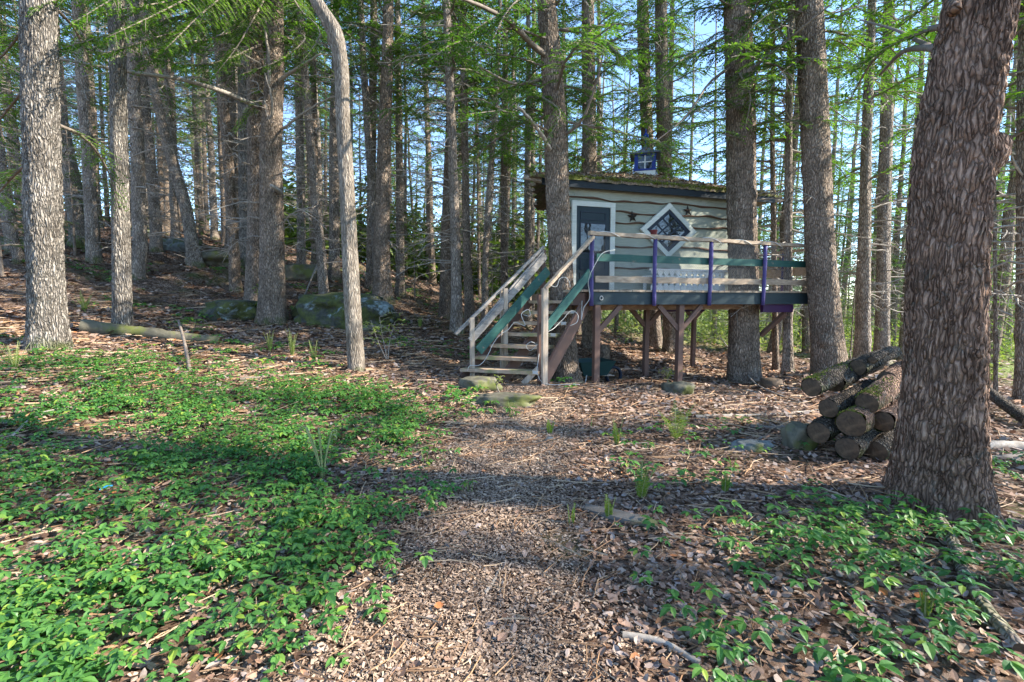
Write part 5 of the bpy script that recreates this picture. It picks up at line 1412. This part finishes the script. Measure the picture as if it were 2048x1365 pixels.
V = C[:, None] + (cor[None, :, 0, None] * (e1 * L[:, None])[:, None] + cor[None, :, 1, None] * (e2 * W[:, None])[:, None] + cor[None, :, 2, None] * (e3 * T_[:, None])[:, None])
F = (np.arange(n)[:, None, None] * 8 + BOXF[None, 1:4]).reshape(-1, 4)
o = put('wood_chips', raw_mesh('wood_chips', V.reshape(-1, 3), [F], M['chips'])); tag(o, 'tan wood chips spread along the path to the stairs', 'wood chips', kind='stuff')
# twigs and needles
x, y, r = scatter(7000, 1.6, 16, 1.3, 56, 34)
n = len(x); L = r.uniform(.08, .42, n) * np.clip(np.hypot(x, y) / 4, .7, 2); yaw = r.uniform(0, 6.28, n)
dv_ = np.c_[np.cos(yaw), np.sin(yaw), r.normal(0, .08, n)]; wv = np.c_[-np.sin(yaw), np.cos(yaw), np.zeros(n)]
C = np.c_[x, y, H(x, y) + .014 + r.random(n) * .02]; rad = (r.uniform(.0012, .004, n) * np.clip(np.hypot(x, y) / 4, .8, 2.2))[:, None]
bend = r.normal(0, .08, n)[:, None] * L[:, None]
A_ = C - dv_ * L[:, None] / 2; B_ = C + wv * bend; E_ = C + dv_ * L[:, None] / 2
V = np.stack([p_ + q_ for p_ in (A_, B_, E_) for q_ in (-wv * rad, wv * rad, np.array((0, 0, 1.6)) * rad)], 1)
f = np.array([(s_ * 3 + e, s_ * 3 + (e + 1) % 3, s_ * 3 + 3 + (e + 1) % 3, s_ * 3 + 3 + e) for s_ in range(2) for e in range(3)])
F = (np.arange(n)[:, None, None] * 9 + f[None]).reshape(-1, 4)
o = put('fallen_twigs', raw_mesh('fallen_twigs', V.reshape(-1, 3), [F], M['needle_litter'])); tag(o, 'fine fallen twigs scattered over the forest floor', 'twigs', kind='stuff')

# ground cover: low plants with three-parted leaves
def cover_mesh(x, y, r, hmin=.05, hmax=.14, size=1.0, slope=0.0):
    n = len(x); z = H(x, y); P_ = np.c_[x, y, z]
    hgt = r.uniform(hmin, hmax, n); yaw = r.uniform(0, 6.28, n)
    k = size * np.where(r.random(n) < .3, r.uniform(.4, .7, n), r.uniform(.75, 1.3, n))
    us = np.array([0, .28, .62, 1.]); ws = np.array([.06, .80, .78, .02])
    allV = []; allF = []; nv = 0
    for g_ in range(3):
        ga = yaw + g_ * 2.094 + r.normal(0, .18, n)
        gd = np.c_[np.cos(ga), np.sin(ga), np.zeros(n)]
        gc = P_ + np.c_[np.zeros((n, 2)), hgt + r.normal(0, .010, n)] + gd * (k * .028)[:, None]
        for l_ in (-1, 0, 1):
            la = ga + l_ * 1.05 + r.normal(0, .14, n)
            ld = norm(np.c_[np.cos(la), np.sin(la), r.normal(-.10, .18, n)])
            sd = norm(np.cross(np.c_[r.normal(0, .14, n), r.normal(0, .14, n), np.ones(n)], ld)); up = np.cross(ld, sd)
            LL = k * r.uniform(.042, .062, n) * (1.15 if l_ == 0 else .95); WW = LL * r.uniform(.52, .66, n)
            V = np.empty((n, 4, 3, 3))
            for i, (u, w) in enumerate(zip(us, ws)):
                sag = -.22 * u * u
                for j, v in enumerate((-1, 0, 1)):
                    V[:, i, j] = gc + ld * (u * LL)[:, None] + sd * (v * w * WW * .5)[:, None] + up * ((abs(v) * .16 * w * WW) + sag * LL)[:, None]
            allV.append(V.reshape(-1, 3))
            f = np.array([(i * 3 + j, i * 3 + j + 1, i * 3 + j + 4, i * 3 + j + 3) for i in range(3) for j in range(2)])
            allF.append((nv + np.arange(n)[:, None, None] * 12 + f[None]).reshape(-1, 4)); nv += n * 12
    return np.concatenate(allV), [np.concatenate(allF)]
def cover_mask(x, y):
    d = np.hypot(x, y)
    left = np.clip((-.48 - .10 * np.maximum(0, 3 - y) - x + .30 * vnoise(x, y, 1.4, 1)) / 1.1, 0, 1)
    far = np.clip((8.0 + .10 * x * 0 - y + .5 * vnoise(x, y, .9, 2) - np.clip(-x - 3, 0, 3) * -.02) / 1.6, 0, 1)
    far = np.minimum(far, np.clip((7.3 + np.clip((-x - 1.2) * .25, 0, .6) - y) / 1.2, 0, 1))
    pat = np.clip(.62 + .42 * vnoise(x, y, 1.5, 3), .10, 1)
    return left * far * pat
x, y, r = scatter(36000, 1.6, 9.5, 1.35, 58, 41)
k = r.random(len(x)) < cover_mask(x, y) * .86
x, y = x[k], y[k]
near = np.hypot(x, y) < 6.0
V, Fs = cover_mesh(x, y, r, .03, .15, size=.83)
o = put('ground_cover', raw_mesh('ground_cover', V, Fs, M['cover_leaf'], False)); tag(o, 'dense low green ground cover left of the path', 'ground cover', kind='stuff')
def right_mask(x, y):
    a = np.clip((x - .62 - .15 * vnoise(x, y, 1.2, 5)) / .6, 0, 1)
    b = np.clip((5.4 - y + .6 * vnoise(x, y, .8, 6)) / 1.2, 0, 1)
    c = np.clip(.24 + .42 * vnoise(x, y, 1.25, 7), .12, .8)
    fr = np.clip((3.8 - y) / 1.2, .35, 1)
    t = np.hypot(x - 3.25, y - 3.75) > .65
    return a * b * c * fr * t
x, y, r = scatter(12000, 1.6, 7, 1.4, 58, 42)
k = r.random(len(x)) < right_mask(x, y) * .85
V, Fs = cover_mesh(x[k], y[k], r, .03, .15, size=.98)
o = put('ground_cover', raw_mesh('ground_cover_right', V, Fs, M['cover_leaf'], False)); tag(o, 'loose patches of low leafy plants right of the path by the huge hemlock', 'ground cover', kind='stuff')
# thin green scatter farther back
x, y, r = scatter(5000, 6, 22, 1.4, 50, 43)
k = (vnoise(x, y, .7, 9) > .45) & (x < 1.0)
x, y = x[k], y[k]
V, Fs = cover_mesh(x, y, r, .05, .16, 1.5)
o = put('ground_cover', raw_mesh('ground_cover_back', V, Fs, M['cover_leaf'], False)); tag(o, 'scattered green sprouts among the litter on the slope', 'ground cover', kind='stuff')

# ------------------------------------------------------------------ ferns, fiddleheads, saplings
def fern(px, py, hpx, label, nf=4, spread=.35, kind='frond', seed=0, width=.24):
    g = ground_at(px, py); Y = g[1]; hgt = hpx * Y / F_PX; z = h1(g[0], g[1]); r = np.random.default_rng(seed + 900)
    root = thing('fern' if kind == 'frond' else 'fiddlehead', label, 'fern', (g[0], g[1], z))
    for i in range(nf):
        az = i * 6.283 / nf + r.uniform(-.4, .4); dd = np.array((math.cos(az), math.sin(az), 0)); hh = hgt * r.uniform(.75, 1.0)
        u = np.linspace(0, 1, 12)
        sp = spread * r.uniform(.7, 1.2) * hh
        P_ = np.array((g[0], g[1], z - .01)) + dd * (u ** 1.6 * sp)[:, None] + dd * .012 + UP * (u * hh)[:, None]
        if kind != 'frond':
            cr = .028 + .012 * r.random(); cc = P_[-1]; t = np.linspace(0, 4.8, 14)
            ri = np.linspace(cr, .006, 14)
            c0 = cc + dd * cr
            curl = c0 + (-dd) * (np.cos(t) * ri)[:, None] + UP * (np.sin(t) * ri)[:, None]
            P_ = np.r_[P_[:-1], curl]
            MB().add(tube(P_, np.linspace(.0075, .005, len(P_)), 6)).build('stalk', M['stem'], root, True)
            tt = rng.random(60); C = curl[(tt * 13).astype(int)]; Dd = norm(r.normal(0, 1, (60, 3))); Sd = norm(np.cross(Dd, r.normal(0, 1, (60, 3)))); Ln = np.full(60, .012)
            MB().add(leaves_mesh(C, Dd, Sd, Ln, Ln * .5)).build('curled_tip', M['fern'], root)
        else:
            st_ = MB().add(tube(P_, np.linspace(.005, .002, 12), 5)).build('frond', M['stem'], root, True)
            m = 17; us = np.linspace(.12, 1, m); C = np.stack([np.interp(us, u, P_[:, k]) for k in range(3)], -1)
            T_ = norm(np.gradient(C, axis=0)); sd = norm(np.cross(T_, dd + .2 * UP)); 
            LP = []
            for sg in (-1, 1):
                Ln = hh * width * np.sin(np.clip(us * 1.15, 0, 1) ** .8 * math.pi * .92 + .12) * .5 + .008
                Dp = norm(sd * sg + T_ * .45 + r.normal(0, .08, (m, 3)))
                # each pinna is a row of small lobes
                for q in np.linspace(.05, 1, 9):
                    base = C + Dp * (Ln * q)[:, None]
                    for s2 in (-1, 1):
                        d2 = norm(T_ * s2 + Dp * .5); lw = np.minimum(.005, Ln * .15) * (1.2 - q * .6)
                        LP.append((base, d2, norm(np.cross(d2, np.cross(T_, Dp) + .01)), lw + .0015, lw * 1.6 + .002))
            A_ = [np.concatenate([l[k] for l in LP]) for k in range(5)]
            MB().add(leaves_mesh(*A_)).build('leaflets', M['fern'], st_)
    return root
fern(1352, 882, 78, 'tall bright V-shaped fern unfurling in the litter before the deck', 4, .55, seed=1, width=.42)
fern(1234, 893, 62, 'narrow upright fern left of the tall bright V-shaped one', 3, .14, seed=2, width=.22)
fern(1282, 1000, 92, 'open delicate fern above the weathered wood slab', 4, .38, seed=3, width=.3)
fern(1218, 1040, 55, 'short unfurling fern beside the weathered wood slab', 3, .18, seed=4, width=.2)
fern(1142, 1050, 48, 'small fern at the path edge left of the wood slab', 2, .12, seed=5, width=.18)
fern(1100, 870, 38, 'small dark fern in the shadow stripes on the path', 3, .25, seed=6, width=.25)
fern(1180, 858, 34, 'slim pale fern shoot on the path near the stones', 1, .1, seed=7, width=.15)
fern(1022, 838, 40, 'slim fern shoot before the long stone step', 2, .15, seed=8, width=.2)
fern(940, 990, 38, 'lone small fern on the wood chips', 2, .15, seed=9, width=.2)
fern(1450, 985, 45, 'dark young fern among plants left of the huge hemlock', 3, .25, seed=10, width=.25)
fern(850, 930, 36, 'small fern at the edge of the ground cover by the path', 2, .2, seed=12, width=.2)
fern(645, 958, 112, 'clump of tall fiddleheads with curled tips in the ground cover', 7, .28, 'fiddle', 13)
fern(585, 715, 62, 'group of pale fern shoots in the sun behind the ground cover', 7, .22, 'frond', 14, .12)
fern(540, 705, 45, 'low pale fern shoots left of the sunlit group', 5, .25, 'frond', 15, .12)
fern(628, 728, 48, 'pale fern shoots close left of the crooked trunk', 5, .2, 'frond', 16, .12)
fern(30, 745, 70, 'tall pale fern shoots in front of the thick pale trunk', 6, .35, 'frond', 17, .1)
fern(170, 625, 45, 'young ferns between the two pale trunks', 5, .4, 'frond', 18, .2)
fern(840, 655, 26, 'little fern tuft on the shaded slope behind the sapling', 4, .4, 'frond', 19, .25)
fern(1850, 1240, 75, 'clump of green and rusty fern stubs in the bright litter', 5, .16, 'frond', 20, .10)
fern(1465, 940, 30, 'tiny fern left of the flat dark stone', 2, .2, 'frond', 21, .2)
def sapling(px, py, hpx, wpx, label, seed, leaf=.05, nst=2, matn='young_leaf'):
    g = ground_at(px, py); Y = g[1]; z = h1(g[0], g[1]); hgt = hpx * Y / F_PX; w = wpx * Y / F_PX; r = np.random.default_rng(seed)
    root = thing('sapling', label, 'sapling', (g[0], g[1], z))
    LP = []
    for i in range(nst):
        e = np.array((g[0], g[1], z)) + np.array((r.uniform(-.3, .45) * w, r.uniform(-.2, .2) * w, hgt * r.uniform(.8, 1)))
        P_ = smooth_path([(g[0], g[1], z - .05), (np.array((g[0], g[1], z)) + e) / 2 + r.normal(0, .03, 3), e], 10)
        st_ = MB().add(tube(P_, np.linspace(.012, .004, 10), 6)).build('stem', M['dead_wood'], root, True)
        for b in range(9):
            p = P_[r.integers(4, 10)]; q = p + np.array((r.uniform(-.5, .5) * w, r.uniform(-.4, .4) * w, r.uniform(-.02, .12)))
            tw = smooth_path([p, (p + q) / 2 + (0, 0, .04), q], 6); MB().add(tube(tw, (.005, .004, .003, .003, .002, .001), 4)).build('twig', M['dead_wood'], root)
            m = 16; t = r.random(m); C = np.stack([np.interp(t, np.linspace(0, 1, 6), tw[:, k]) for k in range(3)], -1)
            Dd = norm(r.normal(0, 1, (m, 3)) * (1, 1, .35)); Sd = norm(np.cross(Dd, norm(r.normal(0, .3, (m, 3)) + UP))); Ln = r.uniform(.6, 1.2, m) * leaf
            LP.append((C, Dd, Sd, Ln, Ln * .5))
    A_ = [np.concatenate([l[k] for l in LP]) for k in range(5)]
    MB().add(leaves_mesh(*A_)).build('leaves', M[matn], root)
sapling(776, 722, 92, 120, 'slender sapling with tiered yellow-green leaves right of the crooked trunk', 1, .06, 3)
sapling(1005, 790, 30, 30, 'tiny yellow-green seedling between the mossy stones', 2, .03, 1)
sapling(1690, 725, 45, 50, 'leafy shoot in the sun behind the woodpile', 3, .06, 2)
sapling(1965, 790, 75, 70, 'bright leafy shrub in the sun right of the huge hemlock', 4, .07, 3)
sapling(1330, 775, 35, 50, 'pale leafy seedling beside the stone footing', 5, .04, 2)
sapling(520, 640, 70, 30, 'upright green sprout at the foot of the twin hemlock', 6, .06, 2)
# blue scrap of plastic lying in the leaves
g = ground_at(212, 1016); gz = h1(g[0], g[1]) + .12
MBq = MB().add(tube(np.array([(g[0] - .02, g[1] - .02, gz), (g[0] + .005, g[1] + .01, gz + .012), (g[0] + .03, g[1] + .03, gz + .01)]), (.004, .006, .004), 6))
tag(MBq.build('plastic_scrap', M['blue_plastic']), 'small bright blue plastic scrap among the green leaves', 'scrap')
